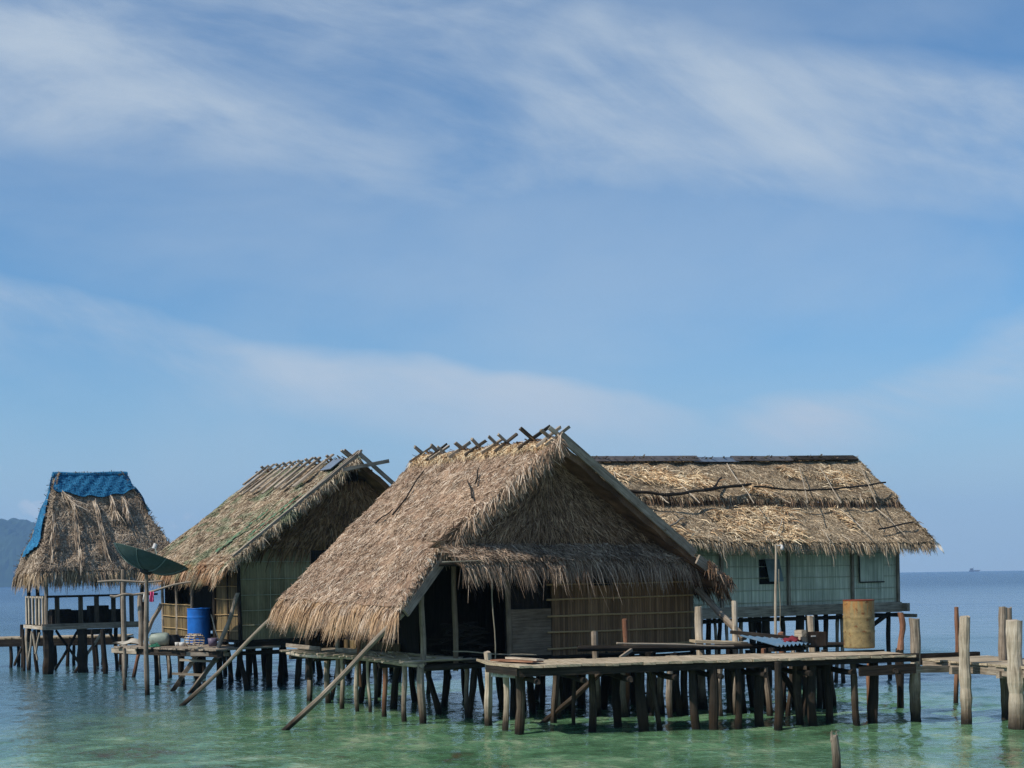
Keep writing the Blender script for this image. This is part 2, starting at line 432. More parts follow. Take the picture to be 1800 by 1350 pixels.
def net_mat():
    m, t, b = mat('blue_fishing_net'); p = t.pos(); s = t.sep(t.uv())
    k = 15
    wn = t.math('MULTIPLY', t.noise(p, 2.2, 3), .5)
    gx = t.math('PINGPONG', t.math('MULTIPLY', t.math('ADD', s[0], wn), k), .5); gy = t.math('PINGPONG', t.math('MULTIPLY', t.math('ADD', s[1], wn), k), .5)
    g = t.math('MULTIPLY', gx, gy)
    c = t.ramp(g, [(.0, S(44, 118, 156)), (.1, S(22, 86, 126)), (.24, S(10, 46, 76))])
    c = t.mix(t.math('MULTIPLY', t.smooth(t.noise(p, 3, 3), .45, .65), .4), c, S(20, 84, 122))
    t.put(b.inputs['Base Color'], c); t.put(b.inputs['Normal'], t.bump(g, .8, .03)); b.inputs['Roughness'].default_value = .8
    return m
NET = net_mat()

def water_mat():
    m, t, b = mat('sea_water'); p = t.pos(); s = t.sep(p)
    # body colour: green sand shallows near, deep blue beyond, weed and coral patches between
    w = t.noise(t.scale(p, .12, .10, 1), 1.0, 4, .55, .5)
    y = t.math('ADD', s[1], t.math('MULTIPLY', t.math('SUBTRACT', w, .5), 14))
    y = t.math('ADD', y, t.math('MULTIPLY', t.math('MAXIMUM', t.math('SUBTRACT', -3.6, s[0]), 0), 1.7))
    y = t.math('ADD', y, t.math('MULTIPLY', t.math('MAXIMUM', t.math('SUBTRACT', s[0], 5.0), 0), 1.2))
    deep = t.smooth(y, 28, 42)
    pch = t.math('ADD', t.math('MULTIPLY', t.noise(t.scale(p, .6, .42, 1), 1.0, 6, .66, .6), .62), t.math('MULTIPLY', t.noise(t.scale(p, 3.2, 2.2, 1), 1.0, 6, .7, .5), .38))
    green = t.ramp(pch, [(.36, S(78, 76, 55)), (.42, S(68, 102, 71)), (.52, S(94, 131, 96)), (.64, S(147, 163, 130))])
    c = t.mix(deep, green, t.mix(t.smooth(s[1], 46, 110), S(62, 92, 98), S(18, 58, 94)))
    t.put(b.inputs['Base Color'], c)
    b.inputs['Roughness'].default_value = .06; b.inputs['IOR'].default_value = 1.33; b.inputs['Specular IOR Level'].default_value = .5
    # far chop and the finest ripples; the near waves are modelled in the sheet itself
    n1 = t.noise(t.scale(p, .9, .35, 1), 1.0, 4, .6, .3)
    n2 = t.noise(t.scale(p, 1.0, 1.2, 1), 7.0, 3, .55, .4)
    n3 = t.noise(t.scale(p, .02, .05, 1), 1.0, 4, .55)
    far = t.smooth(s[1], 44, 60)
    t.put(b.inputs['Roughness'], t.math('ADD', .06, t.math('MULTIPLY', t.smooth(s[1], 50, 300), .17)))
    t.put(b.inputs['Specular IOR Level'], t.math('SUBTRACT', .5, t.math('MULTIPLY', t.smooth(s[1], 60, 400), .16)))
    h = t.math('ADD', t.math('MULTIPLY', n2, .11), t.math('MULTIPLY', far, t.math('ADD', t.math('MULTIPLY', n1, .5), t.math('MULTIPLY', n3, 4.0))))
    t.put(b.inputs['Normal'], t.bump(h, 1.0, .16))
    return m
WATER = water_mat()

# ------------------------------------------------------------------ sea, hill, ship, air
def structure(name, m, material): return tag(m.build(name, material), kind='structure')
sea = M(); X0, X1, Y0, Y1 = -2600, 2600, -60, 3500
# one sheet, finely divided near the huts where the chop can be seen, coarse farther out
def axis(lo, a, b, hi, st):
    mid_ = list(np.arange(a, b + 1e-6, st)); o1, x, d = [], b, st
    while x < hi: d *= 1.14; x = min(x + d, hi); o1.append(x)
    o0, x, d = [], a, st
    while x > lo: d *= 1.14; x = max(x - d, lo); o0.append(x)
    return np.array(o0[::-1] + mid_ + o1)
gx, gy = axis(X0, -13.5, 13.5, X1, .075), axis(Y0, 17, 50, Y1, .075)
GX, GY = np.meshgrid(gx, gy); Z = np.zeros_like(GX); wr = np.random.default_rng(5)
for i in range(110):
    wl_ = math.exp(wr.uniform(math.log(.26), math.log(1.5))); k_ = 6.283 / wl_; an = wr.normal(-1.25, .75)
    Z += (.0135 if wl_ > .5 else .0155) * wr.uniform(.6, 1.3) / k_ * np.sin(k_ * (GX * math.cos(an) + GY * math.sin(an)) + wr.uniform(0, 6.3))
fade = np.clip((15 - np.abs(GX)) / 1.5, 0, 1) * np.clip((52 - GY) / 4, 0, 1) * np.clip((GY - 16) / 1.0, 0, 1)
Z *= fade * (.75 + .45 * np.sin(GX * .31 + .4 * np.sin(GY * .2)) * np.sin(GY * .23 + 1))
nx_, ny_ = len(gx), len(gy); ii = (np.arange(ny_ - 1)[:, None] * nx_ + np.arange(nx_ - 1)[None]).ravel()
sea.quads(np.stack([GX.ravel(), GY.ravel(), Z.ravel()], 1), np.stack([ii, ii + 1, ii + nx_ + 1, ii + nx_], 1), np.zeros((nx_ * ny_, 2)))
tag(sea.build('sea', WATER, None, True), kind='structure')

hp = [(-500, 170), (-300, 165), (-100, 158), (0, 152), (30, 146), (62, 140), (110, 122), (180, 90), (260, 52), (340, 24), (450, 3)]
hill = M(); nu, nv = 150, 18; vs = []; D0 = 2900
for j in range(nv):
    for i in range(nu):
        px = -500 + 950 * i / (nu - 1)
        h = np.interp(px, [q[0] for q in hp], [q[1] for q in hp])
        t = j / (nv - 1); prof = math.sin(min(t * 1.0, 1) * math.pi / 2) ** .9 if t < 1 else 1
        dd = D0 + 330 * t
        z = h * prof * (1 + .05 * math.sin(i * .35) * math.sin(j * .7)) + (random.uniform(-2, 4) * (t > .1)) + (random.uniform(0, 5) if j == nv - 1 else 0)
        vs.append(((px - CX) / F * dd, dd, z - 1.0 * (j == 0)))
fs = [(j * nu + i, j * nu + i + 1, (j + 1) * nu + i + 1, (j + 1) * nu + i) for j in range(nv - 1) for i in range(nu - 1)]
k = len(vs)
for i in range(nu):                                  # the far flank, down to the sea again
    px = -500 + 950 * i / (nu - 1); vs.append(((px - CX) / F * 3400, 3400, -1))
fs += [((nv - 1) * nu + i, (nv - 1) * nu + i + 1, k + i + 1, k + i) for i in range(nu - 1)]
hill.add(vs, fs, [(0, 0)] * len(vs)); structure('hill', hill, LEAFY)

sp = at(1713, 1001.5, 2850); sp.z = 0
ship = thing('cargo_ship', 'tiny grey ship far out on the horizon at the right', 'ship', sp)
m = M(); hull = []
for x, w, z in [(-10.5, 2.2, 2.6), (-10, 2.6, 0), (9, 2.2, 0), (12, .2, 3.2)]: hull.append((x, w, z))
vs = [(sp + Vector((x, s_ * w, z)))[:] for s_ in (-1, 1) for x, w, z in hull]
m.add(vs, [(0, 1, 2, 3), (7, 6, 5, 4), (0, 4, 5, 1), (1, 5, 6, 2), (2, 6, 7, 3), (3, 7, 4, 0)], [(0, 0)] * 8); m.build('hull', SHIPM, ship)
M().box(sp + Vector((-6, 0, 4.6)), (2.6, 0, 0), (0, 1.6, 0), (0, 0, 2)).build('deckhouse', SHIPM, ship)
M().log(sp + Vector((-2, 0, 2.6)), sp + Vector((-2, 0, 9)), .3, .2, 0, 3, 6).build('mast', SHIPM, ship)

# ------------------------------------------------------------------ FRONT HUT
FH = Frame(.944, 26.5)
hut = thing('thatched_hut', 'nearest stilt hut with steep tan thatch and crossed sticks along its ridge', 'hut', FH(.4, 3, 0), 'thatched huts on stilts over the water')
R0, R1 = FH(-.04, 0, 5.12), FH(-.02, 5.55, 5.23)
EB = FH(-3.32, 5.55, 2.24)
nL = (R1 - R0).cross(EB - R0).normalized()
EM, EF = plane_hit(772, 966, R0, nL), plane_hit(702, 1068, R0, nL)
ER0, ER1 = FH(3.9, 0, 2.42), FH(3.7, 5.55, 2.42)
def lerp(p, q, t): return p + (q - p) * t
# verge polyline from ridge to eave, with equal steps
VL = [R0, lerp(R0, EM, 1 / 3), lerp(R0, EM, 2 / 3), EM, lerp(EM, EF, .5), EF]
VLs = [VL[0], VL[1], VL[2], VL[3], EF]
front_edge = [VLs[0], VLs[1], VLs[2], VLs[3], VLs[4]]
tk = [0, .25, .5, .75, 1.0]
back_edge = [lerp(R1, EB, t) for t in tk]
pl = Patch(back_edge, front_edge, .05, 3)
m = M(); pl.base(m, .13)
pl.strew(m, 34000, (.12, .3), (.004, .009), .6, 26, (.005, .022, .035))
pl.strew(m, 3500, (.2, .4), (.004, .008), .8, 0, (.015, .03, .06))
pl.strew(m, 1500, (.16, .4), (.004, .01), 1.0, 0, (.03, .07, .1), 0, .06, mi=1)
pl.fringe(m, 8500, (.16, .52), (.0035, .009), .55, yaw=.26)
line_fringe(m, VL[:4], Vector((.25, -.55, -.75)), Vector((.3, -.6, .6)), 3800, (.14, .38), (.005, .011), .35, .5, depth=.3)
line_fringe(m, VL[3:], Vector((.1, -.1, -.8)), Vector((.5, -.8, .2)), 350, (.06, .2), (.006, .014), .3, .5, depth=.1)
roofl = m.build('roof_thatch', [TH_FRONT, TH_LOOSE], hut); roofl['label'] = 'sunlit tan slope of the thatch'
pr = Patch([R0, lerp(R0, ER0, .5), ER0], [R1, lerp(R1, ER1, .5), ER1], .05, 5)
m = M(); pr.base(m, .13); pr.strew(m, 4200, (.2, .45), (.01, .022), .5, 20); pr.fringe(m, 1300, (.18, .42), (.008, .018), .6)
line_fringe(m, [lerp(R0, ER0, .86) - B * .14, ER0 - B * .14 + (ER0 - R0) * .01], Vector((.3, -.2, -.8)), Vector((.6, -.6, .3)), 420, (.12, .35), (.007, .016), .3, .4, depth=.2)
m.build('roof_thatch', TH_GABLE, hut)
# right verge board in two lengths, left lower verge board
off = -B * .06 + UP * .06
m = M(); m.beam(R0 + off + UP * .05, lerp(R0, ER0, .80) + off, .05, .16, B.cross((ER0 - R0).normalized())); m.build('verge_board', W_GREY, hut)
m = M(); m.beam(lerp(R0, ER0, .80) + off - UP * .11 - B * .08, lerp(R0, ER0, .985) + off - UP * .05 - B * .08, .05, .2, B.cross((ER0 - R0).normalized())); m.build('verge_board', W_GREY, hut)
m = M(); m.beam(EM - UP * .12 + A * .12 - B * .04, EF - UP * .1 + A * .1 - B * .04, .05, .15, B.cross((EF - EM).normalized())); m.build('verge_board', W_GREY, hut)
# crossed ridge sticks, measured along the ridge
for px, ln in [(748, .45), (775, .5), (783, .3), (818, .38), (847, .36), (878, .34), (897, .48), (940, .62), (968, .6), (985, .5)]:
    t = (985 - px) / 245.0; t = max(0, min(1, t)); t = t / (1 + .14 * (1 - t))
    c = lerp(R0, R1, t) + UP * .12
    for s_ in (-1, 1):
        dv = (A * s_ * .8 + UP * .55 + B * random.uniform(-.35, .1)).normalized()
        q = c + dv * ln * random.uniform(.35, .72)
        M().beam(c - dv * .35, q, random.uniform(.04, .06), random.uniform(.04, .065), dv.cross(B), 0, .012).build('ridge_stick', W_GREY if random.random() < .75 else W_PILE, hut)
# a few sticks lying on the thatch
for (x0, y0, x1, y1) in [(690, 905, 745, 828), (830, 875, 822, 845), (835, 850, 842, 822), (660, 920, 690, 895)]:
    p, q = plane_hit(x0, y0, R0 + nL * (.1 if nL.z > 0 else -.1), nL), plane_hit(x1, y1, R0 + nL * (.1 if nL.z > 0 else -.1), nL)
    M().log(p, q, .02, .012, .02, 5, 6).build('roof_stick', W_DARK, hut)
# gable triangle of thatch and its awning
bg = .5
def tri_edge(s_, n=5, top=4.92, bot=3.16):
    a0, a1 = 0, (-2.55 if s_ < 0 else 3.05)
    return [FH(a0 + (a1 - a0) * i / (n - 1), bg, top + (bot - top) * i / (n - 1)) for i in range(n)]
pg = Patch(tri_edge(-1), tri_edge(1), .03, 9); pg.n = np.array((-B)[:])
m = M(); pg.base(m, .08, 30, 16)
u = rng.random(5200); 
pg.strew(m, 7500, (.22, .5), (.005, .012), .35, 9, (.02, .05, .12), .02, 1)
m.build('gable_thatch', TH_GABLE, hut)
AT0, AT1, AB0, AB1 = FH(-2.35, .5, 3.2), FH(3.3, .5, 3.18), FH(-2.1, .16, 2.92), FH(3.4, .18, 2.9)
pa = Patch([AT0, AB0], [AT1, AB1], .05, 12)
m = M(); pa.base(m, .08, 40, 8); pa.strew(m, 5200, (.18, .4), (.004, .011), .5, 5, (.02, .05, .1)); pa.fringe(m, 3000, (.1, .4), (.004, .01), .8, yaw=.45); pa.fringe(m, 140, (.3, .55), (.004, .01), .85, yaw=.4)
m.build('awning_thatch', TH_AWN, hut)
M().log(FH(-2.5, .1, 2.9), FH(-1.7, .1, 2.92), .012, .012, 0, 4, 6).build('awning_pole', W_TAN, hut)
M().log(FH(-2.4, .4, 2.86), FH(3.4, .4, 2.84), .03, .03, .02).build('awning_pole', W_DARK, hut)
# walls
FZ = 1.16
bw = .72
def a_at(px, b, fr, py=1060):
    u, v = uv_of(px, py); o = fr.o + B * b
    return (u * o.y - o.x) / (A.x - u * A.y)
aW0, aW1, aD0 = a_at(970, bw, FH), a_at(1217, bw, FH), a_at(895, bw, FH)
m = M().panel(FH(aW0, bw, FZ - .1), A * (aW1 - aW0), UP * 2.1, -B, .04); wall = m.build('bamboo_wall', BAM_FRONT, hut)
for z in (1.23, 1.53, 1.86, 2.17, 2.45, 2.7):
    M().log(FH(aW0 - .12, bw - .03, z + random.uniform(-.02, .02)), FH(aW1 + .0, bw - .03, z + random.uniform(-.02, .02)), .02, .018, .006, 8, 6).build('batten', BATTEN, wall)
m = M().panel(FH(a_at(1035, bw, FH), bw - .045, 2.42), A * .55, UP * .62, -B, .02); m.build('shutter', W_INNER, wall)
M().panel(FH(aW1, bw + .045, FZ - .1), B * 5.6, UP * 1.75, A, .04).build('bamboo_wall', BAM_FRONT, hut)
pd = M()
for i, (z0, z1) in enumerate([(FZ - .05, FZ + .12), (FZ + .125, FZ + .50), (FZ + .505, FZ + .84)]):
    pd.box(FH((aD0 + aW0) / 2, bw + .03, (z0 + z1) / 2), A * ((aW0 - aD0) / 2 - .01), B * .015, UP * ((z1 - z0) / 2), 0, .003)
pd.build('plank_half_wall', PLANK, hut)
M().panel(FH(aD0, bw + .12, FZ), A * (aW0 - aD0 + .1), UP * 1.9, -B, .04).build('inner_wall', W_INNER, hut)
for a_, r_ in ((aD0, .05), (-2.58, .05), (-1.9, .045), (aW1, .05)):
    M().log(FH(a_, bw + .02, .9), FH(a_, bw + .02, 2.75 if a_ == -2.58 else 3.2), r_ * 1.1, r_, .015, 6, 8).build('post', W_GREY if a_ == -2.58 else PLANK, hut)
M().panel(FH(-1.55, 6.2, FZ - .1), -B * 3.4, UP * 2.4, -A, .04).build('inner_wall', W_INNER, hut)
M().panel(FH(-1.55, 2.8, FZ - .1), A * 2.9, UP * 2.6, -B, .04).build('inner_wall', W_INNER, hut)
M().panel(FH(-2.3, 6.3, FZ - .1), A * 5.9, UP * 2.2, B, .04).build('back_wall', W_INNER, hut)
# floor, stick platform and bearers
m = M()
for i in range(24):
    b_ = .5 + i * .25
    m.box(FH(.95 + random.uniform(-.05, .05), b_ + .12, FZ - .08), A * 2.68, B * .115, UP * .018, 0, .004)
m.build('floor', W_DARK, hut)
for b_ in (.66, 2.2, 3.7, 5.2, 6.4):
    M().log(FH(-2.75, b_, FZ - .17), FH(3.75, b_, FZ - .17), .06, .05, .02).build('bearer', W_DARK, hut)
m = M()
for i in range(42):
    b_ = .55 + i * .14 + random.uniform(-.04, .04)
    m.log(FH(-2.85 - random.uniform(0, .3), b_ + random.uniform(-.1, .1), FZ - .04 + random.uniform(-.02, .02)), FH(-1.55, b_ + random.uniform(-.1, .1), FZ - .04), .022, .018, .02, 4, 6)
for i in range(16):
    b_ = .6 + random.random() * 2.6
    m.log(FH(-2.9 + random.random() * .7, b_, FZ + .0), FH(-2.6 + random.random() * .7, b_ + random.uniform(1.0, 2.4), FZ + .02), .016, .012, .02, 4, 6)
m.build('stick_platform', W_TAN, hut)
M().log(FH(-2.72, .5, FZ - .11), FH(-2.72, 6.6, FZ - .11), .045, .04, .03).build('bearer', W_TAN, hut)
M().beam(FH(-2.62, 5.1, FZ + .03), FH(-2.62, 6.9, FZ + .05), .03, .08).build('edge_board', W_GREY, hut)
M().beam(FH(-2.5, 3.2, FZ + .02), FH(-2.5, 4.6, FZ + .03), .03, .09).build('edge_board', W_GREY, hut)
M().panel(FH(-1.62, 6.1, FZ - .02), -B * 2.6, UP * .18, -A, .02).build('slat_screen', BAM_STRAW, hut)
# front-left stilts, measured at the water line
for (px, py, w, mt) in [(545, 1233, .06, W_GREY), (576, 1236, .065, W_GREY), (603, 1246, .045, W_TAN), (629, 1251, .045, W_TAN), (652, 1240, .035, W_TAN), (677, 1262, .05, W_RED),
                        (713, 1256, .045, W_GREY), (735, 1262, .05, W_GREY), (770, 1261, .055, W_GREY), (800, 1270, .07, W_GREY)]:
    px, py = (px, py) if px < 640 else {652: (650, 1252), 677: (677, 1260), 713: (660, 1238), 735: (712, 1267), 770: (694, 1242), 800: (742, 1272)}[px]
    p = zhit(px, py); top = Vector((p.x + random.uniform(-.05, .05), p.y + random.uniform(-.05, .05), FZ - .1))
    M().log(p - UP * .6, top, w * 1.05, w * .9, .02, 9, 9, 0, .1).build('stilt', mt, hut)
for px, py in [(822, 1262), (980, 1262)]:
    p = zhit(px, py); M().log(p - UP * .6, Vector((p.x, p.y, FZ - .1)), .05, .045, .02, 8, 9, 0, .1).build('stilt', W_GREY, hut)
for px, w, mt, dz in [(541, .07, W_DARK, 1.4), (592, .05, W_GREY, 1.3), (631, .045, W_RED, 1.25)]:
    b_ = {541: 5.9, 592: 4.6, 631: 3.5}[px]
    a_ = a_at(px, b_, FH, 1110); p = FH(a_, b_, 0)
    M().log(Vector((p.x, p.y, .5)), Vector((p.x, p.y, FZ + dz)), w, w * .9, .015, 7, 9).build('post', mt, hut)
for a_ in (-1.6, -.5, .6, 1.7, 2.7, 3.6):
    for b_ in (.8, 2.2, 3.6, 5.0, 6.3):
        p = FH(a_ + random.uniform(-.3, .3), b_ + random.uniform(-.3, .3), -.6); q = FH(a_ + random.uniform(-.2, .2), b_ + random.uniform(-.2, .2), FZ - .1)
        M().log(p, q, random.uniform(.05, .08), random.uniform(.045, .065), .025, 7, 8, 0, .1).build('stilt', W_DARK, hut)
# props that lean against the eaves
p = zhit(498, 1284); d_ = (p - EF).normalized()
M().log(p + d_ * .5, EF + Vector((.05, .1, -.12)), .058, .045, .03, 10, 9, 0, .08).build('prop_pole', W_GREY, hut)
p = zhit(318, 1240); d_ = (p - EB).normalized()
M().log(p + d_ * .4, EB + Vector((.1, 0, -.15)), .05, .035, .03, 10, 9, 0, .08).build('prop_pole', W_GREY, hut)
p = at(1226, 1036, 28.9); q = at(1308, 1122, 28.0)
M().log(p, q, .07, .075, .01, 8, 9).build('prop_pole', W_GREY, hut)
M().log(FH(aD0 - .62, .3, 2.8), FH(aD0 - .55, .35, FZ - .1), .012, .012, .02, 6, 6).build('hanging_rope', ROPE, hut)
M().log(FH(-2.1, .5, 1.28), FH(-.5, .2, FZ - .0), .012, .012, .02, 6, 6).build('hanging_rope', ROPE, hut)
# brushwood heaped inside the porch
wp = M(); c = FH(aD0 - .65, 1.35, FZ - .05)
for i in range(70):
    an = random.uniform(-.5, .5); l_ = random.uniform(.25, .55); h_ = random.uniform(.0, .6)
    o_ = A * random.uniform(-.5, .5) * (1 - h_) + B * random.uniform(-.35, .35) + UP * h_
    dv = (A * math.cos(an) + B * math.sin(an) * 1.5 + UP * random.uniform(-.3, .3)).normalized()
    wp.log(c + o_ - dv * l_ / 2 + UP * .05, c + o_ + dv * l_ / 2 + UP * .05, .02, .015, .01, 3, 6)
tag(wp.build('brushwood_heap', W_DARK), 'dark heap of brushwood stacked inside the open porch of the nearest hut', 'firewood', kind='stuff')

# ------------------------------------------------------------------ RIGHT HUT
o_ = at(1220, 1060, 31); RH = Frame(o_.x, 31)
hut = thing('thatched_hut', 'long stilt hut with pale green bamboo wall and straw roof weighed down by poles', 'hut', RH(3, 2.4, 0), 'thatched huts on stilts over the water')
zf, ze, zr = 1.86, 3.30, 5.50
aL = -2.4
def zrid(a): return zr - .034 * (7.45 - a)
ra, rb = RH(aL, 2.4, zrid(aL)), RH(7.45, 2.4, zr)
n0 = None
ka, kb = RH(aL, .72, 4.18), RH(7.15, .72, 4.22)
ea, eb = RH(aL, -.75, 3.34), RH(6.75, -.75, 3.27)
pu = Patch([ra, ka + UP * .2], [rb, kb + UP * .2], .07, 21, .03)
pd_ = Patch([ka + (ra - ka) * .12 - UP * .05, ea], [kb + (rb - kb) * .12 - UP * .05, eb], .07, 23, .02)
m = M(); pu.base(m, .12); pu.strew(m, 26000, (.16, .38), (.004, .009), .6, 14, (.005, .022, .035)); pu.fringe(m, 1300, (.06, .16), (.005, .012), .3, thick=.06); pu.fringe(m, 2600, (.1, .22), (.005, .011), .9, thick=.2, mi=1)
line_fringe(m, [rb, kb], Vector((.5, -.3, -.6)), Vector((.6, .3, .6)), 400, (.1, .28), (.007, .016), .3, .6, depth=.15)
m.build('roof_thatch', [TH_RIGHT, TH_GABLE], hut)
m = M(); pd_.base(m, .12); pd_.strew(m, 24000, (.16, .38), (.004, .009), .6, 10, (.005, .022, .035), .12); pd_.fringe(m, 3200, (.08, .24), (.005, .012), .6)
line_fringe(m, [kb, eb], Vector((.5, -.3, -.6)), Vector((.6, .3, .6)), 400, (.1, .3), (.007, .016), .3, .6, depth=.15)
m.build('roof_thatch', TH_RIGHT, hut)
pb = Patch([RH(7.45, 2.4, zr), RH(6.9, 5.6, 3.2)], [RH(aL, 2.4, zrid(aL)), RH(aL, 5.6, 3.2)], .05, 25)
m = M(); pb.base(m, .12); pb.strew(m, 3000, (.25, .5), (.012, .026), .5, 14); m.build('roof_thatch', TH_RIGHT, hut)
# loose pale leaves blown about on the roof
def heap(P_, px, py, su, sv, n, L=(.12, .42)):
    n = int(n * 2.2)
    nn = Vector(P_.n); p = plane_hit(px, py, Vector(P_.l[0]), nn)
    du = Vector(P_.r[0]) - Vector(P_.l[0]); dv = Vector(P_.l[-1]) - Vector(P_.l[0])
    u_ = (p - Vector(P_.l[0])).dot(du) / du.length_squared; v_ = (p - Vector(P_.l[0])).dot(dv) / dv.length_squared
    m = M(); b0 = P_.P(np.clip(rng.normal(u_, su, n), 0, 1), np.clip(rng.normal(v_, sv, n), 0, 1))
    an = rng.normal(.9, .9, n)[:, None]
    x = np.array(du.normalized()[:]); y = np.array(dv.normalized()[:])
    d = x * np.cos(an) + y * np.sin(an) + np.array(nn[:]) * .15
    blades(m, b0, d, np.repeat(np.array(nn[:])[None], n, 0), rng.uniform(*L, n), rng.uniform(.006, .014, n), .02, .07, .05, .5, .08, .7)
    m.build('loose_leaves', TH_LOOSE, hut)
heap(pu, 1075, 832, .022, .10, 90); heap(pu, 1165, 838, .035, .13, 230); heap(pu, 1235, 842, .02, .1, 130); heap(pu, 1345, 853, .022, .08, 130); heap(pu, 1390, 828, .015, .07, 70); heap(pu, 1480, 836, .03, .12, 180)
heap(pd_, 1290, 920, .03, .2, 190); heap(pd_, 1375, 925, .03, .22, 200); heap(pd_, 1340, 897, .05, .08, 150); heap(pd_, 1490, 910, .012, .12, 50); heap(pd_, 1180, 930, .02, .15, 70)
# poles and canes that hold the thatch down
def on(P_, px, py, up=.08):
    nn = Vector(P_.n); return plane_hit(px, py, Vector(P_.l[0]) + nn * up, nn)
def roof_pole(P_, pts, r, mt):
    for (a, b) in zip(pts[:-1], pts[1:]):
        M().log(on(P_, *a), on(P_, *b), r, r * .85, .015, 5, 7).build('roof_pole', mt, hut)
roof_pole(pu, [(1108, 863), (1170, 870), (1235, 862), (1320, 851)], .04, W_DARK)
roof_pole(pu, [(1325, 855), (1420, 862), (1500, 856), (1556, 848)], .025, W_DARK)
roof_pole(pu, [(1252, 858), (1268, 840)], .025, W_DARK)
roof_pole(pd_, [(1545, 930), (1605, 918)], .022, W_DARK); roof_pole(pd_, [(1177, 924), (1202, 910)], .02, W_GREY)
for a in [(1278, 815, 1325, 892), (1355, 865, 1390, 893), (1405, 822, 1420, 893), (1440, 820, 1478, 900), (1513, 818, 1540, 905), (1512, 868, 1517, 895), (1080, 830, 1085, 850), (1195, 850, 1230, 893), (1160, 872, 1175, 893)]:
    M().log(on(pu, a[0], a[1]), on(pu, a[2], min(a[3], 884)), .012, .01, .015, 5, 6).build('roof_cane', W_TAN, hut)
for a in [(1478, 895, 1533, 945), (1540, 893, 1592, 940), (1375, 912, 1365, 940), (1445, 930, 1458, 950), (1480, 940, 1497, 955)]:
    M().log(on(pd_, a[0], a[1]), on(pd_, a[2], a[3]), .012, .01, .015, 5, 6).build('roof_cane', W_TAN, hut)
# ridge cap sheets
u1 = (rb - ra).normalized()
for (a0, a1, mt, z_) in [(aL, 2.1, TIN_DARK, .1), (1.9, 3.3, TIN, .07), (3.2, 5.2, TIN_DARK, .09), (5.1, 7.35, W_DARK, .1)]:
    for s_ in (-1, 1):
        c = RH((a0 + a1) / 2, 2.4 + s_ * .09, zrid((a0 + a1) / 2) + z_ - .03)
        dn = (B * s_ * .8 - UP * .6).normalized()
        M().box(c, (A * (a1 - a0) + UP * (zrid(a1) - zrid(a0))) / 2, dn * .1, dn.cross(A) * .008, 0, .01).build('ridge_cap', mt, hut)
# wall with posts, windows, floor beam
a1 = 6.29
wl = M().panel(RH(aL, 0, zf), A * (a1 - aL), UP * (ze - zf + .35), -B, .04).build('bamboo_wall', BAM_RIGHT, hut)
M().panel(RH(a1, 0.045, zf), B * 4.7, UP * (ze - zf + .3), A, .04).build('bamboo_wall', BAM_RIGHT, hut)
M().panel(RH(aL, 4.8, zf), A * (a1 - aL), UP * (ze - zf + .3), B, .04).build('bamboo_wall', BAM_RIGHT, hut)
for z_ in (1.95, 2.22, 2.5, 2.76, 3.02):
    M().log(RH(aL, -.02, z_), RH(a1, -.02, z_), .007, .007, .004, 8, 6).build('batten', BATTEN_PALE, wl)
for px in (1268, 1386, 1498, 1578):
    a_ = a_at(px, -.04, RH, 1010); M().beam(RH(a_, -.05, zf - .08), RH(a_, -.05, ze + .1), .07, .05, B).build('post', W_GREY, hut)
wa0, wa1 = a_at(1334, 0, RH, 995), a_at(1362, 0, RH, 995)
win = M().panel(RH(wa0, -.012, 2.36), A * (wa1 - wa0 + .06), UP * .56, -B, .008).build('window', BLACK, hut)  # flat dark sheet stands in for the shade inside the opening
sh = M(); p0, p1 = RH(wa0 + .12, -.04, 2.9), RH(wa1 + .1, -.04, 2.86)
sh.panel(RH(wa0 + .14, -.2, 2.42), A * .42 + UP * -.0, UP * .5 + B * .14, -B, .015); sh.build('shutter', plain_mat('shutter_sheet', (118, 128, 128), .8, .2, 0, (92, 100, 98), .6), win)
wb0, wb1 = a_at(1508, 0, RH, 995), a_at(1545, 0, RH, 995)
win = M().panel(RH(wb0, -.03, 2.36), A * (wb1 - wb0 + .12), UP * .68, -B, .02).build('window_shutter', BAM_RIGHT, hut)
for p, q in ((RH(wb0, -.05, 2.36), RH(wb1 + .12, -.05, 2.36)), (RH(wb0, -.05, 2.36), RH(wb0, -.05, 3.04))):
    M().beam(p, q, .025, .025, B).build('shutter_frame', W_DARK, win)
m = M().beam(RH(aL, -.05, zf - .11), RH(6.35, -.05, zf - .11), .08, .24); m.build('floor_beam', W_GREY, hut)
m = M().beam(RH(6.4, 4.6, zf - .12), RH(6.4, -.25, zf - .12), .1, .2); m.build('floor_beam', W_GREY, hut)
m = M().beam(RH(6.1, 1.5, zf - .3), RH(6.62, -.3, zf - .33), .08, .08); m.build('floor_beam', W_GREY, hut)
M().log(RH(aL, .15, zf - .32), RH(6.6, .15, zf - .3), .05, .045, .02).build('bearer', W_DARK, hut)
m = M()
for i in range(18): m.box(RH(1.95, .2 + i * .26, zf - .06), A * 4.3, B * .12, UP * .02)
m.build('floor', W_DARK, hut)
for px, wd, lean in [(1246, .07, .0), (1258, .04, .1), (1264, .055, -.1), (1277, .045, 0), (1303, .05, 0), (1320, .06, .03), (1347, .1, .02), (1376, .06, .06), (1407, .1, 0), (1418, .03, .05), (1452, .06, 0), (1471, .05, -.1), (1480, .05, .06), (1562, .06, .0)]:
    b_ = random.uniform(.2, .6) if px != 1562 else .3
    a_ = a_at(px, b_, RH, 1100)
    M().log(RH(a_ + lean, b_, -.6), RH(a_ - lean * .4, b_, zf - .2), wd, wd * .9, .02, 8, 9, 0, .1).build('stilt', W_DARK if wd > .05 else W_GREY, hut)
M().log(RH(6.25, .3, zf - .3), RH(5.1, .4, .9), .06, .06, .01, 6, 8).build('brace', W_DARK, hut)
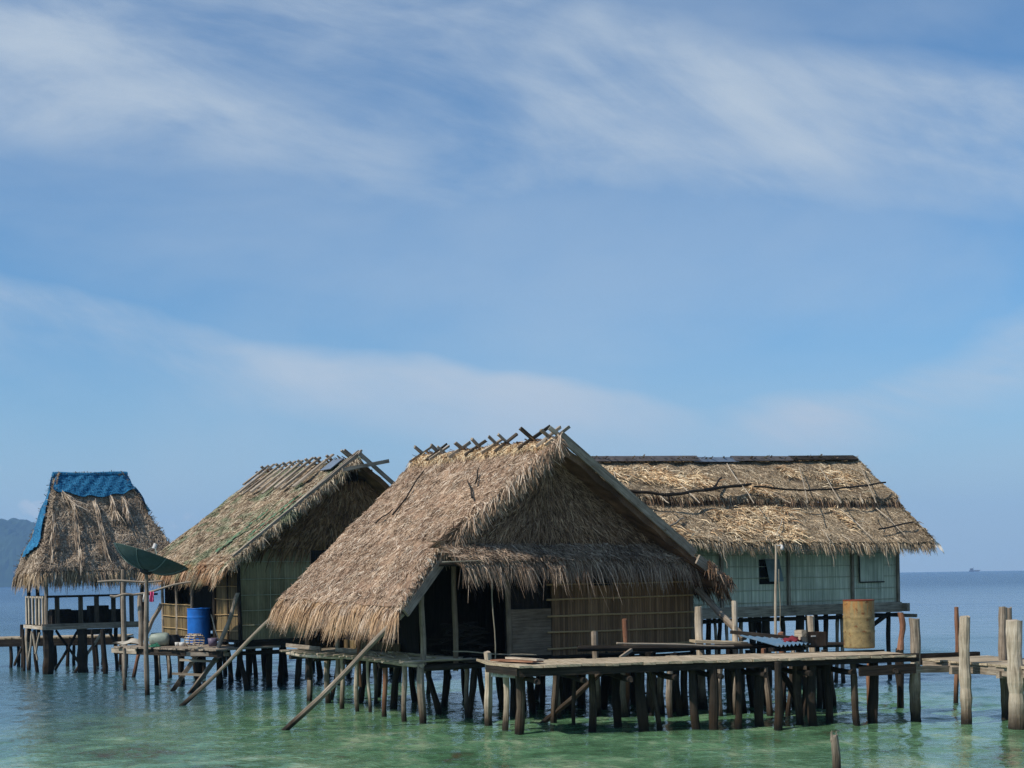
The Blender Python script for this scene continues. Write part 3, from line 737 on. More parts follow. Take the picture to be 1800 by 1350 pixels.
for a_ in (-1.5, .3, 2.1, 3.9, 5.8):
    for b_ in (2.3, 4.5):
        M().log(RH(a_ + random.uniform(-.3, .3), b_, -.6), RH(a_, b_, zf - .2), .07, .06, .02, 7, 8).build('stilt', W_DARK, hut)
# a few hanging leaves on the eave and cloth at the corner
for px in (1459, 1556, 1271):
    p = on(pd_, px, 953); M().log(p, p + Vector((.08, 0, -.55)), .012, .006, .03, 5, 5).build('hanging_leaf', W_TAN, hut)
for dx_, w_, h_, tl in ((-.06, .07, .3, -.1), (.06, .18, .24, -.12)):
    p = eb + Vector((dx_, -.05, .02)); m = M(); vs = []
    for sd in (0, 1):
        for j_ in range(5):
            for i_ in range(4):
                x, t_ = i_ / 3 - .5, j_ / 4
                vs.append((p + Vector((x * w_ * (1 - .4 * t_) + t_ * .12, sd * .012 + .03 * math.sin(5 * t_ + 3 * x), -t_ * h_ + x * tl)))[:])
    q_ = [(j_ * 4 + i_, j_ * 4 + i_ + 1, j_ * 4 + i_ + 5, j_ * 4 + i_ + 4) for j_ in range(4) for i_ in range(3)]
    m.add(vs, q_ + [tuple(x + 20 for x in reversed(f)) for f in q_], [(0, 0)] * 40)
    m.build('torn_cloth', WHITE, hut)

# mast with a lamp in front of the long hut
p = at(1362, 1128, 28.6); p.z = .9; q = at(1364, 957, 28.6)
mast = thing('lamp_pole', 'thin pale pole with a small lamp at its top before the long hut', 'pole', (p.x, p.y, 0))
M().log(Vector((p.x, p.y, -.5)), q, .035, .022, .015, 12, 8).build('pole', W_TAN, mast)
M().log(q + Vector((.05, 0, -.5)), q + Vector((.06, 0, -1.9)), .008, .008, .01, 6, 5).build('cable', ROPE, mast)
M().beam(q + Vector((0, 0, -.03)), q + Vector((.12, 0, -.01)), .02, .02).build('arm', WHITE, mast)
M().lathe(q + Vector((.12, 0, -.12)), [(.0, 0), (.03, .01), (.035, .05), (.02, .1), (.0, .11)], sides=10).build('lamp', WHITE, mast, True)

# ------------------------------------------------------------------ LEFT HUT
LK = 1.075; AK, BK, UPK = A * LK, B * LK, UP * LK
class Scaled(Frame):
    def __call__(s, a, b, z): return s.o + A * (a * LK) + B * (b * LK) + UP * (H + (z - H) * LK)
LH = Scaled(-3.52 * LK, 33 * LK)
hut = thing('thatched_hut', 'stilt hut behind a green satellite dish with long planks laid over its ridge', 'hut', Vector((LH(0, 3, 0).x, LH(0, 3, 0).y, 0)), 'thatched huts on stilts over the water')
r0, r1 = LH(0, 0, 5.40), LH(0, 6.0, 5.46)
e0, e1 = LH(-3.2, 0, 2.98), LH(-3.15, 6.0, 3.1)
q0, q1 = LH(3.2, 0, 2.9), LH(3.2, 6.0, 3.0)
p1 = Patch([r1, lerp(r1, e1, .5), e1], [r0, lerp(r0, e0, .5) - UP * .02, e0], .07, 31)
m = M(); p1.base(m, .13); p1.strew(m, 26000, (.15, .36), (.0045, .01), .6, 16, (.005, .024, .04)); p1.fringe(m, 4200, (.18, .46), (.004, .01), .6)
line_fringe(m, [r0, e0], Vector((.25, -.5, -.7)), Vector((.3, -.6, .6)), 2600, (.1, .3), (.004, .009), .35, .5, depth=.2)
m.build('roof_thatch', TH_LEFT, hut)
p2 = Patch([r0, q0], [r1, q1], .06, 33)
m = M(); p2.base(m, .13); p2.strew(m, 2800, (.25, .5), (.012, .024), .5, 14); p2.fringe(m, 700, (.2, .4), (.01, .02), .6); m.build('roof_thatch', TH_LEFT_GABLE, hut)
n1 = Vector(p1.n); sl = (e0 - r0).normalized()
M().beam(r0 - sl * .16 + n1 * .12 - B * .02, e0 - sl * .2 + n1 * .1 - B * .02, .09, .06, n1).build('verge_board', W_GREY, hut)
M().beam(r0 - sl * .1 + n1 * .13 + B * .14, lerp(r0, e0, .45) + n1 * .1 + B * .14, .06, .05, n1).build('verge_board', W_GREY, hut)
sr = (q0 - r0).normalized(); n2 = Vector(p2.n)
M().beam(r0 - sr * .12 + n2 * .1 - B * .1, lerp(r0, q0, .8) + n2 * .1 - B * .1, .05, .1, n2).build('verge_board', W_GREY, hut)
M().beam(LH(-.55, -.3, 5.12), LH(.62, -.32, 5.36), .06, .09).build('gable_board', W_GREY, hut)
for px in (462, 473, 487, 499, 512, 527, 540, 556, 577):
    t = (628 - px) / 173.0; t = t / (1 + .153 * (1 - t))
    c = lerp(r0, r1, t) + n1 * .13
    sk = BK * random.uniform(-.06, .06)
    M().beam(c - sl * random.uniform(.18, .3) + sk, c + sl * (random.uniform(1.1, 1.5) if px > 465 else .7) - sk, random.uniform(.1, .15), .05, n1, 0, .012).build('ridge_plank', W_GREY, hut)
    c2 = lerp(r0, r1, t) + n2 * .13
    M().beam(c2 - sr * .2 + sk, c2 + sr * 1.1 - sk, .1, .05, n2).build('ridge_plank', W_GREY, hut)
for s_ in (.12, -.06):
    M().beam(r0 + B * (.35 + s_) - A * .3 - UP * .12, r0 + B * (.3 + s_) + A * .22 + UP * .26, .06, .05).build('ridge_stick', W_GREY, hut)
    M().beam(r0 + B * (.4 + s_) + A * .3 - UP * .12, r0 + B * (.36 + s_) - A * .24 + UP * .26, .06, .05).build('ridge_stick', W_GREY, hut)
M().box(lerp(r0, r1, .16) + n1 * .1 + sl * .22, sl * .25, B * .32, n1 * .01).build('ridge_sheet', TIN, hut)
# strips of green net caught in the thatch
for (t0, v0, v1, w_) in [(.03, .28, .8, .16), (.1, .35, .75, .1), (.24, .5, .9, .14), (.05, .0, .3, .08)]:
    c0, c1 = lerp(r0, r1, t0), lerp(r0, r1, t0)
    s0, s1 = lerp(c0, lerp(e0, e1, t0), v0) + n1 * .1, lerp(c0, lerp(e0, e1, t0 + .02), v1) + n1 * .08
    mm = M(); k_ = 14
    for i in range(k_):
        f0, f1 = i / k_, (i + 1) / k_
        mm.beam(lerp(s0, s1, f0), lerp(s0, s1, f1), w_ * random.uniform(.5, 1.1), .012, n1, 0, .02)
    mm.build('net_strip', plain_mat('faded_green_net', (92, 122, 96), .9, .1, 0, (128, 118, 92), .8, 5), hut)
# gable: lattice, thatch panel, matting
bgl = .5
m = M()
for i in range(13):
    a_ = -1.0 + i * .2; z1 = 5.3 - abs(a_) * .78
    if z1 > 4.75: m.beam(LH(a_, bgl, 4.6), LH(a_, bgl, z1), .03, .03, B)
m.build('gable_lattice', W_DARK, hut)
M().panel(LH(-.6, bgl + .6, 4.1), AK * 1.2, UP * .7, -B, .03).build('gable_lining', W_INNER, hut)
pgl = Patch([LH(-.75, bgl, 4.72), LH(-2.6, bgl, 3.35)], [LH(.85, bgl, 4.72), LH(2.7, bgl, 3.35)], .03, 35); pgl.n = np.array((-B)[:])
m = M(); pgl.base(m, .08, 24, 12); pgl.strew(m, 3200, (.25, .55), (.01, .022), .35, 6, (.02, .06, .14)); pgl.fringe(m, 300, (.15, .4), (.01, .02), .8); m.build('gable_thatch', TH_LEFT_GABLE, hut)
FL = 1.34
wl = M().panel(LH(-2.72, bgl + .08, FL - .05), AK * 5.6, UPK * 2.15, -B, .04).build('bamboo_wall', BAM_LEFT, hut)
for z_ in (1.62, 1.95, 2.3, 2.66, 3.05):
    M().log(LH(-2.7, bgl + .06, z_), LH(2.8, bgl + .06, z_ + .02), .01, .009, .006, 8, 6).build('batten', BATTEN_PALE, wl)
for a_ in (-2.0, -1.2, -.3, .7):
    M().log(LH(a_, bgl + .05, 1.4), LH(a_, bgl + .05, 2.9), .009, .009, .006, 6, 6).build('batten', BATTEN_PALE, wl)
M().log(LH(-2.76, bgl + .02, .7), LH(-2.76, bgl + .02, 3.3), .05, .045, .01).build('post', W_DARK, hut)
aw = -2.74
wl = M().panel(LH(aw, bgl + .1, FL - .05), BK * 1.5, UPK * 1.7, A * -1, .04).build('bamboo_wall', BAM_STRAW, hut)
for z_ in (1.5, 1.86, 2.2, 2.5):
    M().log(LH(aw - .03, bgl + .1, z_), LH(aw - .03, bgl + 1.6, z_ + random.uniform(-.03, .03)), .012, .01, .008, 6, 6).build('batten', BATTEN, wl)
M().log(LH(aw - .03, bgl + .75, 1.3), LH(aw - .03, bgl + .7, 2.95), .02, .02, .01).build('batten', W_DARK, wl)
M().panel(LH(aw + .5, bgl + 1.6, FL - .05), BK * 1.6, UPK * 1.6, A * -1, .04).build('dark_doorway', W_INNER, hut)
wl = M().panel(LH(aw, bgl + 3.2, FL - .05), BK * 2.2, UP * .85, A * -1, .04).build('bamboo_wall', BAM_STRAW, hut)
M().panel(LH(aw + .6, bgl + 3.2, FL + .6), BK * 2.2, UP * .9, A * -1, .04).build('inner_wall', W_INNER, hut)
for z_ in (1.45, 1.75, 2.05):
    M().log(LH(aw - .03, bgl + 3.2, z_), LH(aw - .03, bgl + 5.4, z_ + .03), .014, .012, .008, 7, 6).build('batten', BATTEN, wl)
for b_ in (bgl + 1.6, bgl + 3.2, bgl + 4.3, bgl + 5.4):
    M().log(LH(aw - .02, b_, .8), LH(aw - .02, b_, 3.1), .045, .04, .01).build('post', W_DARK if b_ < 3 else W_GREY, hut)
M().panel(LH(-2.7, 5.9, FL), AK * 5.6, UPK * 1.8, B, .04).build('back_wall', W_INNER, hut)
M().panel(LH(2.85, .6, FL), BK * 5.3, UPK * 1.6, A, .04).build('bamboo_wall', BAM_LEFT, hut)
m = M()
for i in range(22): m.box(LH(.05, .55 + i * .25, FL - .09), AK * 2.85, B * .115, UP * .02, 0, .004)
m.build('floor', W_DARK, hut)
M().beam(LH(-2.9, .5, FL - .17), LH(3, .5, FL - .17), .1, .16).build('floor_beam', W_DARK, hut)
M().beam(LH(-2.9, .46, FL - .34), LH(3, .46, FL - .34), .08, .1).build('floor_beam', W_DARK, hut)
for a_ in (-2.7, -2.0, -1.2, -.4, .5, 1.4, 2.5):
    for b_ in (.6, 2.0, 3.4, 4.8, 5.9):
        M().log(LH(a_ + random.uniform(-.25, .25), b_ + random.uniform(-.3, .3), -.6), LH(a_ + random.uniform(-.1, .1), b_, FL - .15), random.uniform(.05, .1), random.uniform(.05, .08), .025, 7, 8, 0, .1).build('stilt', W_DARK, hut)

# ------------------------------------------------------------------ side deck of the left hut and what stands on it
DZ = 1.03
dk = thing('wooden_deck', 'low plank deck on poles in front of the blue barrel and bamboo hut', 'deck', LH(-3.6, 1, 0))
def dpt(px, py): return zhit(px, py, DZ)
m = M()
c0, c1 = dpt(203, 1136), dpt(388, 1141.5)
along = (c1 - c0); along.z = 0; Lk = along.length; along.normalize(); inn = Vector((-along.y, along.x, 0))
if inn.y < 0: inn = -inn
for i in range(int(Lk / .17)):
    p = c0 + along * (.17 * i + .08)
    m.box(p + inn * (.95 + random.uniform(-.06, .06)) - UP * .02, along * .078, inn * 1.0, UP * .02, 0, .006)
m.build('deck_boards', W_GREY, dk)
M().beam(c0 + inn * .05 - UP * .12 - along * .1, c1 + inn * .05 - UP * .12, .06, .15).build('edge_beam', W_DARK, dk)
M().beam(c0 - along * .12 - inn * .02 - UP * .1, c0 + along * .9 - inn * .02 - UP * .11, .03, .12).build('edge_board', W_TAN, dk)
M().beam(at(333, 1137, 34.0), at(396, 1142, 33.9), .2, .05).build('edge_board', W_TAN, dk)
M().beam(at(330, 1149, 33.8), at(402, 1150, 33.7), .2, .09).build('edge_board', W_GREY, dk)
for px, py, tp, r_, mt in [(218, 1190, 1002, .075, W_GREY), (220, 1214, 1140, .045, W_GREY), (280, 1195, 1142, .05, W_TAN), (297, 1192, 1142, .055, W_GREY), (342, 1192, 1148, .05, W_DARK), (322, 1200, 1145, .06, W_DARK), (385, 1210, 1150, .07, W_DARK), (275, 1205, 1140, .06, W_DARK)]:
    p = zhit(px, py); q = at(px - 1, tp, p.y)
    M().log(p - UP * .6, q, r_, r_ * .85, .02, 9, 9, 0, .08).build('stilt', mt, dk)
p = zhit(227, 1192); q = at(245, 1145, p.y + .4); M().log(p - UP * .4, q, .06, .05, .01).build('brace', W_RED, dk)
dd_ = zhit(256, 1212).y + .4
for (x0, y0, x1, y1, r_) in [(172, 1023, 285, 1021, .03), (194, 1048, 240, 1045, .035), (238, 1045, 350, 1020, .03)]:
    M().log(at(x0, y0, dd_), at(x1, y1, dd_), r_, r_ * .8, .03, 8, 8).build('rail_pole', W_GREY, dk)
for (x0, y0, x1, y1, r_) in [(248, 1140, 246, 1045, .06), (283, 1062, 258, 1112, .05)]:
    M().log(at(x0, y0, dd_ + .2), at(x1, y1, dd_ + .2), r_, r_, .02, 6, 8).build('rail_post', W_GREY, dk)
p, q = at(380, 1152, 33.8), at(418, 1042, 34.0)
M().log(p, q, .055, .045, .03, 9, 9, 0, .1).build('leaning_pole', W_GREY, dk)

# ladder into the water
lad = thing('wooden_ladder', 'rough wooden ladder going down from the deck into the water', 'ladder', zhit(320, 1205))
dl = 34.3
l0, l1, l2, l3 = at(347, 1150, dl + .3), zhit(304, 1214), at(388, 1146, dl + .1), zhit(334, 1219)
for p, q in ((l0, l1), (l2, l3)):
    M().beam(p, q + (q - p).normalized() * .4, .05, .11).build('side_rail', W_GREY, lad)
for y_, x0, x1 in ((1160, 317, 382), (1184, 304, 358), (1141, 336, 398)):
    dd = l1.y + (dl - l1.y) * (1214 - y_) / 64
    M().beam(at(x0, y_, dd), at(x1, y_ + 3, dd - .1), .12, .05, UP).build('rung', W_TAN, lad)

# blue barrel
def barrel(name, c, r, h, mt, label, cat='barrel', ribs=(.33, .66)):
    o = thing(name, label, cat, c)
    pr_ = [(0, .0), (r * .97, 0), (r, .02)]
    for t in np.linspace(.04, .96, 40):
        rr = r * (1 + .035 * sum(math.exp(-((t - k) / .018) ** 2) for k in ribs)); pr_.append((rr, h * t))
    pr_ += [(r, h * .98), (r * 1.02, h * .985), (r * 1.02, h), (r * .95, h), (r * .94, h - .02), (0, h - .02)]
    M().lathe(c, pr_).build('body', mt, o, True)
    return o
p = at(350, 1117, 36.3)
bb = barrel('barrel', Vector((p.x, p.y, DZ)), .29, .92, BLUE, 'bright blue plastic barrel on the deck beside the straw hut wall', 'barrel', (.75,))
M().lathe(Vector((p.x + .1, p.y - .1, DZ + .92 - .015)), [(0, .0), (.05, 0), (.05, .03), (0, .03)], sides=12).build('bung', BLUE, bb)

def on_deck(px, py): return zhit(px, py, DZ + .0)
def jug():
    c = on_deck(287, 1135.5); o = thing('jerrycan', 'pale grey green plastic container lying on the deck', 'container', c)
    m = M(); ax = Vector((1, .12, 0)).normalized() * -1
    m.lathe(c + ax * .34 + UP * .17, [(0, -.0), (.1, .01), (.165, .06), (.17, .4), (.15, .48), (0, .5)], -ax, 20); m.build('body', JUG, o, True)
    M().lathe(c + ax * .34 + UP * .17, [(0, -.05), (.04, -.05), (.04, .01), (0, .01)], -ax, 12).build('cap', WHITE, o)
jug()
c = on_deck(298, 1135) + inn * .1
pot = thing('cooking_pot', 'round black cooking pot standing on the deck by the pale container', 'pot', c)
M().lathe(c, [(0, 0), (.12, .0), (.19, .06), (.2, .16), (.15, .25), (.16, .27), (.14, .27), (.12, .22), (0, .1)]).build('body', POT, pot, True)
for s_ in (-1, 1): M().beam(c + Vector((s_ * .17, 0, .2)), c + Vector((s_ * .23, 0, .21)), .05, .02).build('handle', POT, pot)
c = on_deck(342, 1138)
bk = thing('wicker_trap', 'round slatted basket trap lying before the blue barrel', 'basket', c)
m = M(); ax = along
for i in range(14):
    an = 6.283 * i / 14; o2 = inn * .15 * math.cos(an) + UP * (.17 + .15 * math.sin(an)); m.log(c + o2 - ax * .2, c + o2 + ax * .2, .014, .014, .003, 3, 5)
m.build('slats', W_TAN, bk)
for s_ in (-.17, 0, .17):
    m = M(); 
    for i in range(16):
        a0, a1_ = 6.283 * i / 16, 6.283 * (i + 1) / 16
        g = lambda an: c + ax * s_ + inn * .16 * math.cos(an) + UP * (.17 + .16 * math.sin(an))
        m.log(g(a0), g(a1_), .012, .012, 0, 1, 5)
    m.build('hoop', W_GREY, bk)
def cup(name, px, py, r_, h_, mt, label, cat):
    c = on_deck(px, py); o = M().lathe(c, [(0, 0), (r_ * .8, 0), (r_, h_), (r_ * .92, h_), (r_ * .72, .02), (0, .02)], sides=18).build(name, mt, None, True); return tag(o, label, cat)
cup('bucket', 374, 1136, .12, .2, PURPLE, 'mauve plastic bucket standing right of the blue barrel', 'bucket')
cup('bowl', 320, 1136, .08, .1, WHITE, 'white bowl beside the black cooking pot', 'bowl')
cup('cup', 311, 1136, .05, .1, WHITE, 'small white cup between cooking pot and white bowl', 'cup')
m = M(); c = on_deck(273, 1137.5)
for i in range(40):
    an = random.uniform(0, 6.28); r_ = random.uniform(.02, .17); z_ = .1 * (1 - r_ / .2) * random.random() + .01
    p = c + Vector((math.cos(an) * r_, math.sin(an) * r_, z_)); an += random.uniform(.6, 1.4)
    m.log(p, c + Vector((math.cos(an) * r_, math.sin(an) * r_, z_ + random.uniform(0, .03))), .008, .008, .01, 3, 5)
tag(m.build('rope_tangle', GREENNET), 'tangle of green cord lying at the edge of the deck', 'rope')
c = on_deck(232, 1132.5)
m = M(); k_ = 9; vs = []
for j in range(k_):
    for i in range(k_):
        x, y = i / (k_ - 1) - .5, j / (k_ - 1) - .5
        z_ = .13 * max(0, 1 - 2.2 * math.hypot(x, y)) + .03 * math.sin(9 * x + 4 * y) + .035
        vs.append((c + along * x * .95 + inn * y * .6 + UP * z_)[:])
nf = [(j * k_ + i, j * k_ + i + 1, (j + 1) * k_ + i + 1, (j + 1) * k_ + i) for j in range(k_ - 1) for i in range(k_ - 1)]
m.add(vs + [(v_[0], v_[1], v_[2] - .03) for v_ in vs], nf + [tuple(x + k_ * k_ for x in reversed(f)) for f in nf], [(0, 0)] * (2 * k_ * k_))
tag(m.build('folded_tarp', plain_mat('dirty_canvas', (178, 170, 156), .85, .1, 0, (140, 128, 110), .6, 6), None, True), 'crumpled white sheet spread at the left end of the deck', 'sheet')
tag(M().log(at(371, 1080, 34.5), on_deck(388, 1138) + UP * .0, .015, .012, .01, 6, 6).build('thin_stick', W_TAN), 'thin pale stick leaning between blue barrel and long leaning pole', 'stick')

def cloth(name, c, w, h, mt, label, cat):
    m = M(); nx, nz = 7, 8; vs = []
    for sd in (0, 1):
        for j in range(nz):
            for i in range(nx):
                x = i / (nx - 1) - .5; t = j / (nz - 1)
                vs.append((c + Vector((x * w * (1 - .25 * t * math.sin(3 * x)), .03 * math.sin(9 * x + 3 * t) + sd * .012, -t * h * (1 - .1 * abs(x)))))[:])
    q = [(j * nx + i, j * nx + i + 1, (j + 1) * nx + i + 1, (j + 1) * nx + i) for j in range(nz - 1) for i in range(nx - 1)]
    m.add(vs, q + [tuple(x + nx * nz for x in reversed(f)) for f in q], [(0, 0)] * len(vs))
    return tag(m.build(name, mt, None, True), label, cat)
cloth('hanging_cloth', at(267, 1040, dd_ - .05), .1, .26, PINK, 'pink cloth hanging from the horizontal rail pole', 'cloth')
cloth('hanging_cloth', at(256, 1043, dd_ - .05), .12, .22, WHITE, 'pale cloth hanging from the rail left of the pink one', 'cloth')

# satellite dish
p = zhit(258, 1221); q = at(257, 1004, p.y - .1)
sd_ = thing('satellite_dish', 'big dark green mesh satellite dish tilted skyward on a wooden post', 'satellite dish', p)
M().log(p - UP * .6, q - UP * .06, .065, .045, .015, 9, 9).build('mast', W_GREY, sd_)
RIB_M = plain_mat('pale_dish_rib', (112, 130, 122), .6)
axd = Vector((.32, .15, .94)).normalized()
Rd, hd = .90, .34
cc = q + UP * .02
prof = [(Rd * t, hd * t ** 2.9) for t in np.linspace(0.001, 1, 18)]
prof += [(Rd * 1.01, hd + .01)] + [(Rd * t, hd * t ** 2.9 + .02) for t in np.linspace(.99, .001, 18)]
M().lathe(cc, prof, axd, 40).build('reflector', DISH_M, sd_, True)
yx = axd.cross(UP).normalized(); zx = axd.cross(yx)
for k_ in range(8):
    an = 6.283 * k_ / 8 + .2; dv = yx * math.cos(an) + zx * math.sin(an); mm = M()
    for i in range(8):
        t0, t1 = i / 8, (i + 1) / 8
        mm.beam(cc + dv * Rd * t0 + axd * (hd * t0 ** 2.9 - .012), cc + dv * Rd * t1 + axd * (hd * t1 ** 2.9 - .012), .02, .02, axd, 0, 0)
    mm.build('rib', RIB_M, sd_)
M().lathe(cc - axd * .1, [(0, 0), (.12, .02), (.16, .08), (.16, .13), (0, .13)], axd, 16).build('mount', DISH_D, sd_)
ft = cc + axd * .6
for k_ in range(3):
    an = 2.094 * k_ + .4; dv = yx * math.cos(an) + zx * math.sin(an)
    M().log(cc + dv * Rd * .55 + axd * hd * .3, ft, .009, .009, 0, 3, 5).build('feed_strut', JUG, sd_)
M().lathe(ft - axd * .06, [(0, 0), (.05, 0), (.05, .12), (0, .12)], axd, 12).build('feed_horn', WHITE, sd_)

# ------------------------------------------------------------------ TOWER SHELTER
o_ = at(82, 1100, 41.5); TW = Frame(o_.x, 41.5)
tw = thing('thatched_shelter', 'tall open shelter on stilts with blue net over its grey thatched roof', 'shelter', TW(1.4, 1, 0))
ra, rb = TW(.62, 1.05, 5.8), TW(2.65, 1.05, 5.86)
cf0, cf1 = TW(-.28, -.5, 3.0), TW(4.1, -.5, 3.02)
cb0, cb1 = TW(-.33, 2.4, 2.95), TW(4.15, 2.5, 3.0)
def mid(p, q, t, s=.0): return lerp(p, q, t) - UP * s
faces = [([ra, mid(ra, cf0, .5, .12), cf0], [rb, mid(rb, cf1, .5, .1), cf1]), ([lerp(ra, rb, .02), mid(ra, cb0, .5, .12), cb0], [ra, mid(ra, cf0, .5, .12), cf0]),
         ([rb, mid(rb, cf1, .5, .1), cf1], [rb + B * .04, mid(rb, cb1, .5, .12), cb1]), ([rb, mid(rb, cb1, .5, .12), cb1], [ra, mid(ra, cb0, .5, .12), cb0])]
PT = []
for i, (l_, r_) in enumerate(faces):
    P_ = Patch(l_, r_, .07, 41 + i)
    n = np.cross(np.array((l_[-1] - l_[0])[:]), np.array((r_[-1] - r_[0])[:]) + 1e-6)
    mid_n = np.cross(P_.r[-1] - P_.l[-1], P_.l[0] - P_.l[-1]); mid_n = mid_n / np.linalg.norm(mid_n); P_.n = mid_n if mid_n[2] > 0 else -mid_n
    PT.append(P_)
    m = M(); P_.base(m, .12, 26, 20)
    k_ = 15000 if i == 0 else 5500
    P_.strew(m, k_, (.2, .5), (.005, .012), .9, 10, (.01, .04, .07)); P_.fringe(m, 900, (.15, .4), (.009, .02), .6)
    if i == 0:
        for px0, py0, px1, py1 in [(165, 870, 186, 975), (130, 890, 140, 990), (108, 862, 128, 885), (95, 900, 92, 970), (195, 870, 205, 900), (215, 870, 222, 905)]:
            nn = Vector(P_.n); a_, b_ = plane_hit(px0, py0, ra + nn * .1, nn), plane_hit(px1, py1, ra + nn * .14, nn)
            n_ = 60; t = rng.random((n_, 1)); pts = np.array(a_[:]) * (1 - t) + np.array(b_[:]) * t + rng.normal(0, .03, (n_, 3))
            blades(m, pts, np.array([(b_ - a_)[:]] * n_) + rng.normal(0, .12, (n_, 3)), np.repeat(P_.n[None], n_, 0), .5, .014, 0, .04, .02, .5)
    m.build('roof_thatch', TH_TOWER, tw)
def net(P_, u0, u1, vb, nu=30, nv=14, lift=.13, v0=-.02):
    m = M(); U, V = np.meshgrid(np.linspace(u0, u1, nu), np.linspace(0, 1, nv))
    VV = v0 + V * np.array([vb(x) - v0 for x in np.linspace(0, 1, nu)])[None, :]
    top = P_.P(U, VV) + P_.n * (lift + .02 * np.sin(U * 40) * np.sin(V * 11) + rng.random(U.shape) * .02)[..., None]
    top = top.reshape(-1, 3); q = [(j * nu + i, j * nu + i + 1, (j + 1) * nu + i + 1, (j + 1) * nu + i) for j in range(nv - 1) for i in range(nu - 1)]
    k = nu * nv; uv = np.stack([U.ravel() * P_.size[0] * (1 if P_.size[0] > .5 else 3), VV.ravel() * P_.size[1]], 1)
    m.add(np.concatenate([top, top - P_.n * .02]), q + [tuple(x + k for x in reversed(f)) for f in q], np.concatenate([uv, uv]))
    return m
fm = net(PT[0], -.03, 1.03, lambda t: .135 + .075 * math.sin(math.pi * t) + .01 * math.sin(t * 25))
tag_net = fm.build('roof_net', NET, tw)
net(PT[1], .25, .85, lambda t: .84 - .12 * t, 14, 26).build('roof_net', NET, tw)
net(PT[2], -.05, .8, lambda t: .36, 12, 14).build('roof_net', NET, tw)
net(PT[3], 0, 1, lambda t: .2, 20, 8).build('roof_net', NET, tw)
M().log(ra - A * .12 + UP * .1, rb + A * .1 + UP * .12, .09, .08, .02, 8, 10).build('ridge_pole', NET, tw)
# frame
for a_, b_, mt in ((0, 0, W_GREY), (0, 1.0, W_DARK), (0, 2.1, W_DARK), (2.85, 0, W_DARK), (2.85, 2.1, W_DARK)):
    M().log(TW(a_, b_, .9), TW(a_, b_, 3.15), .06, .055, .01, 6, 8).build('post', mt, tw)
for p, q in ((TW(-.3, -.3, 3.02), TW(3.2, -.3, 3.04)), (TW(-.2, -.3, 3.0), TW(-.2, 2.3, 3.0))):
    M().log(p, q, .05, .045, .01, 6, 8).build('eave_pole', W_DARK, tw)
fz = 1.4
m = M()
for i in range(12): m.box(TW(1.42, .09 + i * .18, fz), A * 1.55, B * .08, UP * .025, 0, .004)
m.build('floor', W_DARK, tw)
M().beam(TW(-.15, -.03, fz - .02), TW(3.1, -.03, fz - .02), .1, .17).build('floor_beam', W_GREY, tw)
M().beam(TW(-.1, -.1, fz - .04), TW(-.1, 2.2, fz - .04), .1, .1).build('floor_beam', W_TAN, tw)
M().beam(TW(.9, .0, fz - .2), TW(1.9, .0, fz - .2), .12, .16).build('floor_beam', W_DARK, tw)
M().beam(TW(0, -.04, 2.26), TW(3.3, -.04, 2.28), .07, .06).build('handrail', W_DARK, tw)
M().beam(TW(-.06, 0, 2.25), TW(-.06, 2.15, 2.25), .07, .06).build('handrail', W_TAN, tw)
M().beam(TW(0, 2.1, 2.25), TW(3.1, 2.1, 2.25), .07, .06).build('handrail', W_DARK, tw)
for a_ in (.30, .98, 1.45, 1.95, 2.5, 2.95):
    M().beam(TW(a_, -.04, fz), TW(a_, -.04, 2.25), .05, .13, A).build('baluster', W_PILE, tw)  # front balusters in darker wood: their shade is put into the colour
for b_ in (.12, .5, .9, 1.3, 1.75, 2.1):
    M().beam(TW(-.07, b_, fz), TW(-.07, b_, 2.25), .13, .05, A).build('baluster', W_TAN, tw)
M().panel(TW(.5, 2.05, fz), A * 2.4, UP * .42, -B, .04).build('back_panel', W_DARK, tw)
M().box(TW(.7, 1.2, fz + .25), A * .28, B * .2, UP * .22).build('bench', W_DARK, tw)
M().box(TW(1.75, .9, fz + .28), A * .28, B * .2, UP * .28).build('bench', W_DARK, tw)
for px, py, r_, mt in [(84, 1185, .16, W_DARK), (147, 1182, .16, W_DARK), (186, 1185, .075, W_DARK), (168, 1185, .045, W_DARK), (67, 1182, .06, W_DARK), (42, 1180, .05, W_DARK), (49, 1178, .06, W_TAN), (205, 1176, .06, W_DARK)]:
    p = zhit(px, py); q = TW(0, 0, 0); M().log(p - UP * .6, Vector((p.x + random.uniform(-.1, .1), p.y, fz - .12)), r_, r_ * .9, .02, 7, 9, 0, .1).build('stilt', mt, tw)
for x0, y0, x1, y1, r_ in [(140, 1104, 97, 1178, .04), (98, 1108, 142, 1170, .04), (180, 1110, 132, 1182, .045), (190, 1110, 206, 1132, .04)]:
    dd = 42.2; M().log(at(x0, y0, dd), at(x1, y1, dd), r_, r_, .01, 6, 7).build('brace', W_GREY if x0 == 180 else W_DARK, tw)
for x0, y0, x1, y1 in [(57, 1112, 66, 1160), (70, 1112, 62, 1150), (56, 1110, 50, 1165)]:
    M().log(at(x0, y0, 41.8), at(x1, y1, 41.8), .03, .03, .01, 6, 7).build('brace', W_TAN, tw)

